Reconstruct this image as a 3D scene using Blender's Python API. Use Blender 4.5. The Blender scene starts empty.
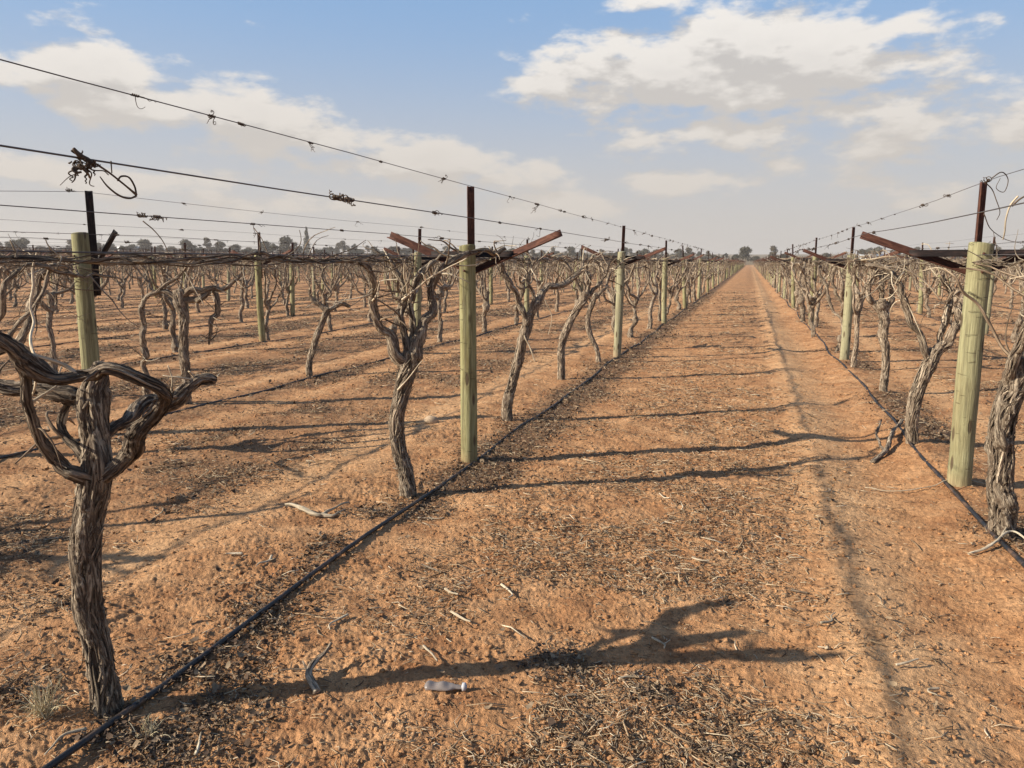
import bpy, math, random
import numpy as np
from mathutils import Vector

# ------------------------------------------------------------------ basics
sc = bpy.context.scene
C = sc.collection
H = 1.5                                   # eye height of the photographer
PITCH, YAW = math.radians(9.0), math.radians(17.0)
FPX = 770.0
cp, sp = math.cos(PITCH), math.sin(PITCH)
cy, sy = math.cos(YAW), math.sin(YAW)
rng = np.random.default_rng(11)
random.seed(5)

def P(px, py, f):
    """world point that lies f metres ahead (measured level) in the direction of a place in the view"""
    u, v = px - 512.0, 384.0 - py
    h = FPX * cp + v * sp
    z = -FPX * sp + v * cp
    lat = u / h * f
    return np.array([cy * lat - sy * f, sy * lat + cy * f, H + z / h * f])

def G(px, py):
    u, v = px - 512.0, 384.0 - py
    h = FPX * cp + v * sp
    z = -FPX * sp + v * cp
    return P(px, py, -H * h / z)

def proj(x, y, z):
    f = -x * sy + y * cy
    lat = x * cy + y * sy
    zz = z - H
    d = f * cp - zz * sp
    up = f * sp + zz * cp
    d = np.where(np.abs(d) < 1e-3, 1e-3, d)
    return 512 + FPX * lat / d, 384 - FPX * up / d, d

# ------------------------------------------------------------------ noise
def _hash(ix, iy, iz, seed):
    h = (ix * 374761393 + iy * 668265263 + iz * 2147483647 + seed * 1274126177) & 0xFFFFFFFF
    h = ((h ^ (h >> 13)) * 1103515245) & 0xFFFFFFFF
    h = ((h ^ (h >> 15)) * 2246822519) & 0xFFFFFFFF
    return ((h ^ (h >> 16)) & 0xFFFFFF) / float(0xFFFFFF)

def noise2(x, y, seed=0):
    x = np.asarray(x, float); y = np.asarray(y, float)
    ix = np.floor(x).astype(np.int64); iy = np.floor(y).astype(np.int64)
    fx = x - ix; fy = y - iy
    u = fx * fx * (3 - 2 * fx); v = fy * fy * (3 - 2 * fy)
    z = np.int64(0)
    a = _hash(ix, iy, z, seed); b = _hash(ix + 1, iy, z, seed)
    c = _hash(ix, iy + 1, z, seed); d = _hash(ix + 1, iy + 1, z, seed)
    return (a * (1 - u) + b * u) * (1 - v) + (c * (1 - u) + d * u) * v

def noise3(x, y, z, seed=0):
    x = np.asarray(x, float); y = np.asarray(y, float); z = np.asarray(z, float)
    ix = np.floor(x).astype(np.int64); iy = np.floor(y).astype(np.int64); iz = np.floor(z).astype(np.int64)
    fx = x - ix; fy = y - iy; fz = z - iz
    u = fx * fx * (3 - 2 * fx); v = fy * fy * (3 - 2 * fy); w = fz * fz * (3 - 2 * fz)
    def lay(k):
        a = _hash(ix, iy, iz + k, seed); b = _hash(ix + 1, iy, iz + k, seed)
        c = _hash(ix, iy + 1, iz + k, seed); d = _hash(ix + 1, iy + 1, iz + k, seed)
        return (a * (1 - u) + b * u) * (1 - v) + (c * (1 - u) + d * u) * v
    return lay(0) * (1 - w) + lay(1) * w

def fbm2(x, y, oct=3, seed=0):
    t = 0; a = 1.0; s = 0
    for i in range(oct):
        t = t + a * noise2(x * 2 ** i + 17.3 * i, y * 2 ** i - 9.1 * i, seed + i); s += a; a *= 0.5
    return t / s

def sstep(a, b, x):
    t = np.clip((x - a) / (b - a), 0, 1)
    return t * t * (3 - 2 * t)

# ------------------------------------------------------------------ field layout
ROWGAP = 3.42
L1V, R1V = -1.42 * H, 0.93 * H
def row_x(k):           # k = 0, 1, 2 ... rows left of the lane, k = -1, -2 ... rows right of it
    return (-1.315 * H - ROWGAP * k) if k >= 0 else (0.93 * H + ROWGAP * (-k - 1))
ROW_END = 285.0

def macro(x, y):
    x = np.asarray(x, float); y = np.asarray(y, float)
    left = np.maximum(0, -x - 14)
    z = np.minimum(0.02 * left * left / (left + 12), 4.0 + left * 0.0004)
    z = z + 0.013 * np.maximum(0, y - 292)
    r = np.hypot(x, y)
    return z * (1 - sstep(900, 2500, r)) + 9 * sstep(700, 2500, r)

def tracks(x, y):
    """smooth sandy wheel tracks: 1 on a track"""
    w = 0.12 * (noise2(x * 0, y * 0.35, 3) - 0.5)
    t = np.exp(-((x - 0.40 * H - w) / 0.27) ** 2) + 0.9 * np.exp(-((x + 1.95 * H - w) / 0.30) ** 2)
    t = t + 0.7 * np.exp(-((x - 1.45 * H - w) / 0.28) ** 2) + 0.25 * np.exp(-((x + 0.98 * H - w) / 0.16) ** 2)
    k = (x + 1.315 * H) / ROWGAP
    fr = k - np.floor(k)
    far = np.exp(-((fr - 0.17) / 0.07) ** 2) + np.exp(-((fr - 0.83) / 0.07) ** 2)
    return np.clip(np.where((x < -2.6 * H) | (x > 1.9 * H), far * 0.7, t), 0, 1)

def height(x, y, lod=1.0):
    z = macro(x, y)
    near = np.exp(-np.hypot(x, y) / 45.0)
    tr = tracks(x, y)
    z = z + 0.05 * np.exp(-((x - 0.93 * H) / 0.30) ** 2) * (0.5 + noise2(x * .7, y * 0.8, 5))
    z = z + 0.015 * np.exp(-((x + 1.40 * H) / 0.25) ** 2)
    z = z + 0.034 * np.exp(-((x - 0.36 * H) / 0.21) ** 2) * (0.5 + noise2(x, y * 0.5, 6))
    z = z + 0.035 * np.exp(-((x + 1.72 * H) / 0.22) ** 2) * (0.3 + noise2(x, y * 0.5, 16))
    z = z - 0.012 * np.exp(-((x - 0.62 * H) / 0.24) ** 2)
    z = z + 0.05 * (fbm2(x * 0.9, y * 0.9, 2, 8) - 0.5)
    rough = (1 - 0.72 * tr)
    patch = sstep(0.42, 0.68, fbm2(x * 1.6, y * 1.6, 2, 21))
    n1 = fbm2(x * 6.0, y * 6.0, 3, 31) - 0.5
    pb = sstep(0.35, 0.7, fbm2(x * 3.1 + 4, y * 3.1, 2, 25)); pc = sstep(0.40, 0.75, fbm2(x * 5.3, y * 5.3 + 9, 2, 27))
    z = z + rough * 0.032 * n1
    n2 = np.abs(noise2(x * 21 + 3 * n1, y * 21, 41) - 0.5)
    z = z + (0.10 + 0.90 * rough * patch * pb) * 0.027 * (0.25 - n2) * lod
    n3 = noise2(x * 46, y * 46, 51) - 0.5
    z = z + (0.12 + 0.88 * rough * pc) * 0.017 * np.sign(n3) * np.abs(n3 * 2) ** 1.6 * .5 * lod
    n4 = noise2(x * 97, y * 97, 61) - 0.5
    z = z + (0.35 + 0.65 * rough * (0.3 + 0.7 * pb)) * 0.0105 * n4 * lod
    return z

def gz(x, y): return float(height(np.array([x]), np.array([y]))[0])

# ------------------------------------------------------------------ mesh building
class MB:
    def __init__(s): s.v = []; s.q = []; s.t = []; s.bk = []; s.sh = []; s.n = 0
    def add(s, v, q=None, t=None, bk=None, sh=None):
        v = np.asarray(v, float); m = len(v)
        s.v.append(v)
        if q is not None and len(q): s.q.append(np.asarray(q, np.int64) + s.n)
        if t is not None and len(t): s.t.append(np.asarray(t, np.int64) + s.n)
        s.bk.append(np.zeros((m, 3)) if bk is None else bk)
        s.sh.append(np.full(m, 0.5) if sh is None else (np.full(m, float(sh)) if np.isscalar(sh) else sh))
        s.n += m
    def mesh(s, name, mat, smooth=True):
        me = bpy.data.meshes.new(name)
        v = np.concatenate(s.v).astype(np.float32)
        q = np.concatenate(s.q) if s.q else np.zeros((0, 4), np.int64)
        t = np.concatenate(s.t) if s.t else np.zeros((0, 3), np.int64)
        me.vertices.add(len(v)); me.vertices.foreach_set('co', v.ravel())
        nl = len(q) * 4 + len(t) * 3
        me.loops.add(nl)
        me.loops.foreach_set('vertex_index', np.concatenate([q.ravel(), t.ravel()]).astype(np.int32))
        me.polygons.add(len(q) + len(t))
        ls = np.concatenate([np.arange(len(q)) * 4, len(q) * 4 + np.arange(len(t)) * 3]).astype(np.int32)
        me.polygons.foreach_set('loop_start', ls)
        a = me.attributes.new('bk', 'FLOAT_VECTOR', 'POINT'); a.data.foreach_set('vector', np.concatenate(s.bk).astype(np.float32).ravel())
        a = me.attributes.new('shade', 'FLOAT', 'POINT'); a.data.foreach_set('value', np.concatenate(s.sh).astype(np.float32))
        me.materials.append(mat)
        me.update(calc_edges=True)
        if smooth: me.polygons.foreach_set('use_smooth', np.ones(len(me.polygons), bool))
        me.validate()
        return me
    def build(s, name, mat, parent=None, smooth=True):
        return link(name, s.mesh(name, mat, smooth), parent)

def link(name, me, parent=None):
    o = bpy.data.objects.new(name, me); C.objects.link(o)
    if parent is not None: o.parent = parent
    return o

def tag(o, label=None, cat=None, group=None, kind=None):
    if label: o['label'] = label
    if cat: o['category'] = cat
    if group: o['group'] = group
    if kind: o['kind'] = kind
    return o

def empty(name, loc, rz=0.0):
    o = bpy.data.objects.new(name, None); C.objects.link(o)
    o.location = loc; o.rotation_euler = (0, 0, rz); o.empty_display_size = 0.1
    return o

def resample(pts, rad, m):
    pts = np.asarray(pts, float); rad = np.asarray(rad, float)
    n = len(pts)
    if n == 2:
        t = np.linspace(0, 1, m)[:, None]
        return pts[0] * (1 - t) + pts[1] * t, rad[0] * (1 - t[:, 0]) + rad[1] * t[:, 0]
    d = np.linalg.norm(np.diff(pts, axis=0), axis=1); s = np.concatenate([[0], np.cumsum(d)])
    T = np.linspace(0, s[-1], m)
    e = np.vstack([2 * pts[0] - pts[1], pts, 2 * pts[-1] - pts[-2]])
    i = np.clip(np.searchsorted(s, T, side='right') - 1, 0, n - 2)
    u = ((T - s[i]) / np.maximum(d[i], 1e-9))[:, None]
    p0, p1, p2, p3 = e[i], e[i + 1], e[i + 2], e[i + 3]
    c = 0.5 * ((2 * p1) + (-p0 + p2) * u + (2 * p0 - 5 * p1 + 4 * p2 - p3) * u ** 2 + (-p0 + 3 * p1 - 3 * p2 + p3) * u ** 3)
    return c, np.interp(T, s, rad)

def frames(c):
    t = np.gradient(c, axis=0); t /= np.linalg.norm(t, axis=1)[:, None] + 1e-12
    a = np.zeros_like(c)
    v = np.cross(t[0], [0.31, 0.77, 0.12]); v /= np.linalg.norm(v)
    for i in range(len(c)):
        v = v - t[i] * np.dot(v, t[i]); v /= np.linalg.norm(v) + 1e-12; a[i] = v
    return t, a, np.cross(t, a)

def tube(mb, pts, rad, sides=8, rings=None, rough=0.0, seed=0, wig=0.0, sh=0.5, twist=4.0, cap=True, knots=0.0, step=None):
    pts = np.asarray(pts, float)
    L = np.linalg.norm(np.diff(pts, axis=0), axis=1).sum()
    if rings is None: rings = max(3, int(L / (step or 0.03)))
    c, r = resample(pts, rad, rings)
    if wig:
        s = np.linspace(0, L, rings)
        w = np.stack([noise2(s * 9, s * 0 + 3.3, seed + 1), noise2(s * 9, s * 0 + 7.7, seed + 2), noise2(s * 9, s * 0 + 9.1, seed + 3)], 1) - 0.5
        w *= np.minimum(1, np.minimum(s, L) / 0.08)[:, None]
        c = c + w * wig
    t, a, b = frames(c)
    th = np.linspace(0, 2 * np.pi, sides, endpoint=False)
    S = np.linspace(0, L, rings)[:, None]
    TH = th[None, :] + S * twist
    R = np.repeat(r[:, None], sides, 1)
    if rough:
        k = 1.0
        n1 = noise3(np.cos(TH) * 1.3, np.sin(TH) * 1.3, S * 7.0, seed)
        n2 = 1 - 2 * np.abs(noise3(np.cos(TH) * 2.9, np.sin(TH) * 2.9, S * 10.0, seed + 5) - 0.5)
        n3 = 1 - 2 * np.abs(noise3(np.cos(TH) * 6.5, np.sin(TH) * 6.5, S * 24.0, seed + 9) - 0.5)
        R = R * (1 + rough * (1.0 * (n1 - 0.5) + 0.75 * (n2 - 0.62) + 0.45 * (n3 - 0.62)))
    if knots:
        kn = noise2(S * 6, S * 0 + 1.7, seed + 20)
        R = R * (1 + knots * sstep(0.62, 0.9, kn))
    v = c[:, None, :] + (np.cos(th)[None, :, None] * a[:, None, :] + np.sin(th)[None, :, None] * b[:, None, :]) * R[:, :, None]
    v = v.reshape(-1, 3)
    off = (seed * 1.37) % 50
    bk = np.stack([np.cos(TH) * R + off, np.sin(TH) * R, S + 0 * R], -1).reshape(-1, 3)
    i = np.arange(rings - 1)[:, None] * sides; j = np.arange(sides)[None, :]; jn = (j + 1) % sides
    q = np.stack([i + j, i + jn, i + sides + jn, i + sides + j], -1).reshape(-1, 4)
    tt = None
    if cap:
        v = np.vstack([v, c[-1] + t[-1] * r[-1] * 0.3, c[0] - t[0] * r[0] * 0.3])
        bk = np.vstack([bk, [off, 0, L], [off, 0, 0]])
        e = len(v) - 2; o = (rings - 1) * sides
        jj = np.arange(sides); jjn = (jj + 1) % sides
        tt = np.vstack([np.stack([o + jj, o + jjn, np.full(sides, e)], 1), np.stack([jjn, jj, np.full(sides, e + 1)], 1)])
    mb.add(v, q, tt, bk, sh)
    return c, r

def box(mb, c, s, ax=None, sh=0.5, bev=0.0):
    """oriented box, centre c, size s, axes ax (3 unit vectors)"""
    ax = np.eye(3) if ax is None else np.asarray(ax)
    k = np.array([[x, y, z] for x in (-.5, .5) for y in (-.5, .5) for z in (-.5, .5)]) * np.asarray(s)
    v = np.asarray(c) + k @ ax
    q = [[0, 1, 3, 2], [4, 6, 7, 5], [0, 4, 5, 1], [2, 3, 7, 6], [0, 2, 6, 4], [1, 5, 7, 3]]
    mb.add(v, q, None, k + 0.0, sh)

def angle_bar(mb, p0, p1, w=0.045, th=0.005, up=(0, 0, 1), flip=1):
    """steel angle iron from p0 to p1: two thin flanges at right angles, built as one extruded L"""
    p0 = np.asarray(p0, float); p1 = np.asarray(p1, float)
    d = p1 - p0; L = np.linalg.norm(d); d /= L
    u = np.asarray(up, float); u = u - d * np.dot(u, d); u /= np.linalg.norm(u)
    s = np.cross(d, u) * flip
    prof = [(0, 0), (w, 0), (w, th), (th, th), (th, w), (0, w)]
    v = []; bk = []
    n = max(2, int(L / 0.06) + 1)
    for i in range(n):
        c = p0 + d * L * i / (n - 1)
        for a, b in prof:
            v.append(c + s * (a - w * .4) + u * (b - w * .4)); bk.append((a, b, L * i / (n - 1)))
    q = []
    for i in range(n - 1):
        for k in range(6):
            kn = (k + 1) % 6
            q.append([i * 6 + k, i * 6 + kn, i * 6 + 6 + kn, i * 6 + 6 + k])
    e = (n - 1) * 6
    q += [[0, 3, 2, 1], [0, 5, 4, 3], [e, e + 1, e + 2, e + 3], [e, e + 3, e + 4, e + 5]]
    mb.add(np.array(v), q, None, np.array(bk))

# ------------------------------------------------------------------ materials
def newmat(name):
    m = bpy.data.materials.new(name); m.use_nodes = True
    nt = m.node_tree; b = nt.nodes['Principled BSDF']
    return m, nt, b
def N(nt, t, **kw):
    n = nt.nodes.new(t)
    for k, v in kw.items():
        if k in n.inputs: n.inputs[k].default_value = v
        else: setattr(n, k, v)
    return n
def L_(nt, a, b): nt.links.new(a, b)
def ramp(nt, stops, src):
    r = nt.nodes.new('ShaderNodeValToRGB'); e = r.color_ramp.elements
    while len(e) < len(stops): e.new(0.5)
    for el, (p, c) in zip(e, stops):
        el.position = p; el.color = (*c, 1) if len(c) == 3 else c
    nt.links.new(src, r.inputs[0]); return r
def attr(nt, name): return N(nt, 'ShaderNodeAttribute', attribute_name=name)
def mapping(nt, src, scale):
    m = nt.nodes.new('ShaderNodeMapping'); m.inputs['Scale'].default_value = scale
    nt.links.new(src, m.inputs['Vector']); return m.outputs[0]
def noise_n(nt, vec, scale, detail=4, rough=0.6, dist=0.0):
    n = nt.nodes.new('ShaderNodeTexNoise'); n.inputs['Scale'].default_value = scale
    n.inputs['Detail'].default_value = detail; n.inputs['Roughness'].default_value = rough
    n.inputs['Distortion'].default_value = dist
    if vec is not None: nt.links.new(vec, n.inputs['Vector'])
    return n.outputs[0]
def mixc(nt, fac, a, b, mode='MIX'):
    m = nt.nodes.new('ShaderNodeMix'); m.data_type = 'RGBA'; m.blend_type = mode
    for sck, val in ((m.inputs[0], fac), (m.inputs[6], a), (m.inputs[7], b)):
        if hasattr(val, 'is_linked'): nt.links.new(val, sck)
        else: sck.default_value = val if not isinstance(val, tuple) or len(val) == 4 else (*val, 1)
    return m.outputs[2]
def mth(nt, op, a, b=0.0, c=None, clamp=False):
    m = nt.nodes.new('ShaderNodeMath'); m.operation = op; m.use_clamp = clamp
    for i, val in enumerate((a, b) if c is None else (a, b, c)):
        if hasattr(val, 'is_linked'): nt.links.new(val, m.inputs[i])
        else: m.inputs[i].default_value = val
    return m.outputs[0]
def bump(nt, b, h, strength=0.6, dist=0.01, prev=None):
    n = nt.nodes.new('ShaderNodeBump'); n.inputs['Strength'].default_value = strength; n.inputs['Distance'].default_value = dist
    nt.links.new(h, n.inputs['Height'])
    if prev is not None: nt.links.new(prev, n.inputs['Normal'])
    nt.links.new(n.outputs[0], b.inputs['Normal']); return n.outputs[0]

def bark_mat(name, dark, mid, light, strength=1.0):
    m, nt, b = newmat(name)
    a = attr(nt, 'bk').outputs['Vector']
    n1 = noise_n(nt, mapping(nt, a, (95, 95, 9)), 1.0, 5, 0.65, 0.6)
    n2 = noise_n(nt, mapping(nt, a, (30, 30, 6)), 1.0, 3, 0.6)
    oi = N(nt, 'ShaderNodeObjectInfo').outputs['Random']
    c = ramp(nt, [(0.34, dark), (0.47, mid), (0.58, light), (0.70, tuple(min(1, x * 1.35) for x in light))], n1).outputs[0]
    c = mixc(nt, ramp(nt, [(0.4, (0, 0, 0)), (0.7, (1, 1, 1))], n2).outputs[0], c, mixc(nt, 0.6, c, (*mid, 1)))
    shd = attr(nt, 'shade').outputs['Fac']
    k = mth(nt, 'ADD', mth(nt, 'MULTIPLY', oi, 0.4), 0.8)
    k = mth(nt, 'MULTIPLY', k, mth(nt, 'ADD', shd, 0.5))
    kk = N(nt, 'ShaderNodeCombineColor'); [L_(nt, k, kk.inputs[i]) for i in range(3)]
    c = mixc(nt, 1.0, c, kk.outputs[0], 'MULTIPLY')
    L_(nt, c, b.inputs['Base Color']); b.inputs['Roughness'].default_value = 0.9
    b.inputs['Specular IOR Level'].default_value = 0.25
    bump(nt, b, n1, strength, 0.022)
    return m
M_bark = bark_mat('bark', (0.030, 0.019, 0.012), (0.17, 0.122, 0.083), (0.46, 0.37, 0.265))
M_barkd = bark_mat('bark_dark', (0.022, 0.014, 0.010), (0.13, 0.093, 0.063), (0.46, 0.37, 0.265))
M_cane = bark_mat('cane_bark', (0.042, 0.027, 0.017), (0.125, 0.086, 0.055), (0.27, 0.20, 0.135), 0.5)
M_armdark = bark_mat('dark_arm_bark', (0.015, 0.010, 0.007), (0.075, 0.052, 0.035), (0.31, 0.24, 0.17))
M_pale = bark_mat('pale_cane', (0.22, 0.17, 0.11), (0.40, 0.32, 0.22), (0.55, 0.46, 0.33), 0.5)
M_tend = bark_mat('tendril', (0.022, 0.016, 0.011), (0.06, 0.043, 0.03), (0.14, 0.10, 0.07), 0.4)

def wood_mat():
    m, nt, b = newmat('treated_pine')
    a = attr(nt, 'bk').outputs['Vector']
    oi = N(nt, 'ShaderNodeObjectInfo').outputs['Random']
    g = noise_n(nt, mapping(nt, a, (75, 75, 3.2)), 1.0, 6, 0.68, 0.8)
    blot = noise_n(nt, mapping(nt, a, (9, 9, 3)), 1.0, 3, 0.55)
    fine = noise_n(nt, mapping(nt, a, (240, 240, 14)), 1.0, 2, 0.5)
    c = ramp(nt, [(0.30, (0.1050, 0.0924, 0.0420)), (0.46, (0.2226, 0.2058, 0.0941)), (0.66, (0.3528, 0.3276, 0.1722))], g).outputs[0]
    c = mixc(nt, ramp(nt, [(0.46, (0, 0, 0)), (0.66, (0.75, 0.75, 0.75))], blot).outputs[0], c, mixc(nt, 1.0, c, (0.6048, 0.5208, 0.4032, 1), 'MULTIPLY'))
    c = mixc(nt, mth(nt, 'MULTIPLY', oi, 0.55), c, (0.3024, 0.2772, 0.1974, 1))
    # knots
    vo = N(nt, 'ShaderNodeTexVoronoi', feature='F1'); L_(nt, mapping(nt, a, (16, 16, 4.2)), vo.inputs['Vector']); vo.inputs['Scale'].default_value = 1.0
    kn = ramp(nt, [(0.16, (1, 1, 1)), (0.25, (0, 0, 0))], vo.outputs['Distance']).outputs[0]
    c = mixc(nt, kn, c, (0.0924, 0.0672, 0.0378, 1))
    # drying cracks running round the post here and there
    ck = noise_n(nt, mapping(nt, a, (6, 6, 55)), 1.0, 2, 0.5)
    ckr = ramp(nt, [(0.67, (0, 0, 0)), (0.70, (0.6, 0.6, 0.6)), (0.73, (0, 0, 0))], ck).outputs[0]
    c = mixc(nt, ckr, c, (0.1008, 0.0840, 0.0462, 1))
    st = noise_n(nt, mapping(nt, a, (22, 22, .8)), 1.0, 3, 0.6)
    c = mixc(nt, ramp(nt, [(0.56, (0, 0, 0)), (0.68, (0.65, 0.65, 0.65))], st).outputs[0], c, (0.0840, 0.0714, 0.0420, 1))
    # red dust at the foot, as real soil staining the wood
    z = N(nt, 'ShaderNodeSeparateXYZ'); L_(nt, a, z.inputs[0])
    ft = ramp(nt, [(0.0, (1, 1, 1)), (0.22, (0, 0, 0))], mth(nt, 'ADD', z.outputs[2], mth(nt, 'MULTIPLY', blot, 0.16))).outputs[0]
    c = mixc(nt, mth(nt, 'MULTIPLY', ft, 0.6), c, (0.3024, 0.1512, 0.0756, 1))
    L_(nt, c, b.inputs['Base Color']); b.inputs['Roughness'].default_value = 0.85; b.inputs['Specular IOR Level'].default_value = 0.25
    hh = mth(nt, 'ADD', g, mth(nt, 'MULTIPLY', fine, 0.4))
    hh = mth(nt, 'SUBTRACT', hh, mth(nt, 'MULTIPLY', kn, 0.5))
    hh = mth(nt, 'SUBTRACT', hh, ckr)
    bump(nt, b, hh, 0.9, 0.007)
    return m
M_wood = wood_mat()

def rust_mat(name, a_, b_, c_):
    m, nt, b = newmat(name)
    v = attr(nt, 'bk').outputs['Vector']
    n = noise_n(nt, mapping(nt, v, (60, 60, 14)), 1.0, 6, 0.7)
    c = ramp(nt, [(0.32, a_), (0.5, b_), (0.68, c_)], n).outputs[0]
    L_(nt, c, b.inputs['Base Color']); b.inputs['Roughness'].default_value = 0.75
    b.inputs['Specular IOR Level'].default_value = 0.2
    bump(nt, b, n, 0.5, 0.002)
    return m
M_rust = rust_mat('rusted_steel', (0.0323, 0.0136, 0.0093), (0.0748, 0.0289, 0.0187), (0.1445, 0.0638, 0.0382))
M_black = rust_mat('dark_steel', (0.008, 0.006, 0.005), (0.016, 0.011, 0.010), (0.045, 0.026, 0.02))
def plain(name, col, rough=0.6, metal=0.0, var=0.25, sc_=30.0):
    m, nt, b = newmat(name)
    tc = N(nt, 'ShaderNodeTexCoord').outputs['Object']
    n = noise_n(nt, tc, sc_, 4, 0.6)
    c = ramp(nt, [(0.3, tuple(x * (1 - var) for x in col)), (0.7, tuple(min(1, x * (1 + var)) for x in col))], n).outputs[0]
    L_(nt, c, b.inputs['Base Color']); b.inputs['Roughness'].default_value = rough; b.inputs['Metallic'].default_value = metal
    bump(nt, b, n, 0.3, 0.002)
    return m
M_wire = plain('weathered_wire', (0.085, 0.072, 0.065), 0.6, 0.3)
M_wirep = plain('grey_galvanised_wire', (0.16, 0.15, 0.14), 0.5, 0.5)
M_poly = plain('black_poly_tube', (0.012, 0.012, 0.013), 0.55, 0, 0.3)
_nt = M_poly.node_tree; _b = _nt.nodes['Principled BSDF']
_n = noise_n(_nt, N(_nt, 'ShaderNodeTexCoord').outputs['Object'], 7.0, 6, 0.7)
_c = mixc(_nt, ramp(_nt, [(0.50, (0, 0, 0)), (0.72, (0.55, 0.55, 0.55))], _n).outputs[0], (0.012, 0.012, 0.013, 1), (0.30, 0.16, 0.08, 1))
_nt.links.new(_c, _b.inputs['Base Color'])

def soil_mat():
    m, nt, b = newmat('red_sandy_soil')
    geo = N(nt, 'ShaderNodeNewGeometry').outputs['Position']
    big = noise_n(nt, geo, 0.55, 4, 0.55)
    med = noise_n(nt, geo, 4.0, 5, 0.62)
    fin = noise_n(nt, geo, 34.0, 5, 0.68)
    grn = noise_n(nt, geo, 210.0, 3, 0.65)
    tr = attr(nt, 'shade').outputs['Fac']
    red = ramp(nt, [(0.30, (0.2995, 0.1348, 0.0580)), (0.50, (0.4493, 0.2303, 0.1048)), (0.70, (0.5803, 0.3229, 0.1572))], med).outputs[0]
    sand = ramp(nt, [(0.30, (0.5710, 0.3136, 0.1479)), (0.70, (0.7207, 0.4399, 0.2246))], med).outputs[0]
    trp = mth(nt, 'MAXIMUM', tr, 0.0); stain = mth(nt, 'MULTIPLY', tr, -1.0, clamp=True)
    f = mth(nt, 'ADD', mth(nt, 'MULTIPLY', trp, 0.75), mth(nt, 'MULTIPLY', mth(nt, 'SUBTRACT', big, 0.5), 1.3), clamp=True)
    c = mixc(nt, f, red, sand)
    c = mixc(nt, mth(nt, 'MULTIPLY', stain, 0.8), c, mixc(nt, med, (0.0800, 0.0448, 0.0264, 1), (0.2000, 0.1200, 0.0688, 1)))
    sp_ = ramp(nt, [(0.36, (0.58, 0.56, 0.54)), (0.50, (1, 1, 1)), (0.68, (1.28, 1.25, 1.2))], fin).outputs[0]
    c = mixc(nt, 0.75, c, mixc(nt, 1.0, c, sp_, 'MULTIPLY'))
    g2 = ramp(nt, [(0.32, (0.72, 0.72, 0.72)), (0.6, (1.1, 1.1, 1.1))], grn).outputs[0]
    c = mixc(nt, 0.7, c, mixc(nt, 1.0, c, g2, 'MULTIPLY'))
    # decayed leaf crumbs lying in the surface
    vo = N(nt, 'ShaderNodeTexVoronoi', feature='F1'); vo.inputs['Scale'].default_value = 42.0; L_(nt, geo, vo.inputs['Vector'])
    cr = ramp(nt, [(0.16, (1, 1, 1)), (0.26, (0, 0, 0))], vo.outputs['Distance']).outputs[0]
    msk = ramp(nt, [(0.46, (0, 0, 0)), (0.58, (1, 1, 1))], noise_n(nt, geo, 2.2, 4, 0.6)).outputs[0]
    crumbs = mth(nt, 'MULTIPLY', mth(nt, 'MULTIPLY', cr, msk), mth(nt, 'SUBTRACT', 1.0, trp), clamp=True)
    c = mixc(nt, mth(nt, 'MULTIPLY', crumbs, 0.5), c, (0.1040, 0.0680, 0.0400, 1))
    # beyond the vineyard: dry pasture
    pz = N(nt, 'ShaderNodeSeparateXYZ'); L_(nt, geo, pz.inputs[0])
    far = ramp(nt, [(0.0, (0, 0, 0)), (1.0, (1, 1, 1))], mth(nt, 'DIVIDE', mth(nt, 'SUBTRACT', pz.outputs[1], 300.0), 40.0, clamp=True)).outputs[0]
    c = mixc(nt, far, c, (0.1840, 0.1360, 0.0800, 1))
    L_(nt, c, b.inputs['Base Color']); b.inputs['Roughness'].default_value = 0.95; b.inputs['Specular IOR Level'].default_value = 0.15
    g3 = noise_n(nt, geo, 95.0, 4, 0.7)
    h = mth(nt, 'ADD', mth(nt, 'ADD', fin, mth(nt, 'MULTIPLY', g3, 0.6)), mth(nt, 'MULTIPLY', grn, 0.35))
    bump(nt, b, h, 1.0, 0.016)
    return m
M_soil = soil_mat()

def litter_mat(name, stops):
    m, nt, b = newmat(name)
    s = attr(nt, 'shade').outputs['Fac']
    c = ramp(nt, stops, s).outputs[0]
    n = noise_n(nt, N(nt, 'ShaderNodeNewGeometry').outputs['Position'], 120.0, 3, 0.6)
    g = ramp(nt, [(0.3, (0.65, 0.65, 0.65)), (0.7, (1.15, 1.15, 1.15))], n).outputs[0]
    c = mixc(nt, 1.0, c, g, 'MULTIPLY')
    L_(nt, c, b.inputs['Base Color']); b.inputs['Roughness'].default_value = 0.9; b.inputs['Specular IOR Level'].default_value = 0.2
    return m
M_twig = litter_mat('dry_prunings', [(0.0, (0.0574, 0.0344, 0.0230)), (0.25, (0.2132, 0.1353, 0.0779)), (0.65, (0.4264, 0.3034, 0.1804)), (1.0, (0.5904, 0.4920, 0.3526))])
M_leaf = litter_mat('dead_leaves', [(0.0, (0.0492, 0.0312, 0.0213)), (0.5, (0.1394, 0.0902, 0.0574)), (1.0, (0.3116, 0.2214, 0.1353))])
M_clod = litter_mat('soil_clods', [(0.0, (0.28, 0.14, 0.066)), (0.5, (0.42, 0.22, 0.105)), (1.0, (0.56, 0.32, 0.165))])
M_grass = litter_mat('dry_grass', [(0.0, (0.42, 0.34, 0.19)), (1.0, (0.72, 0.62, 0.42))])

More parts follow.
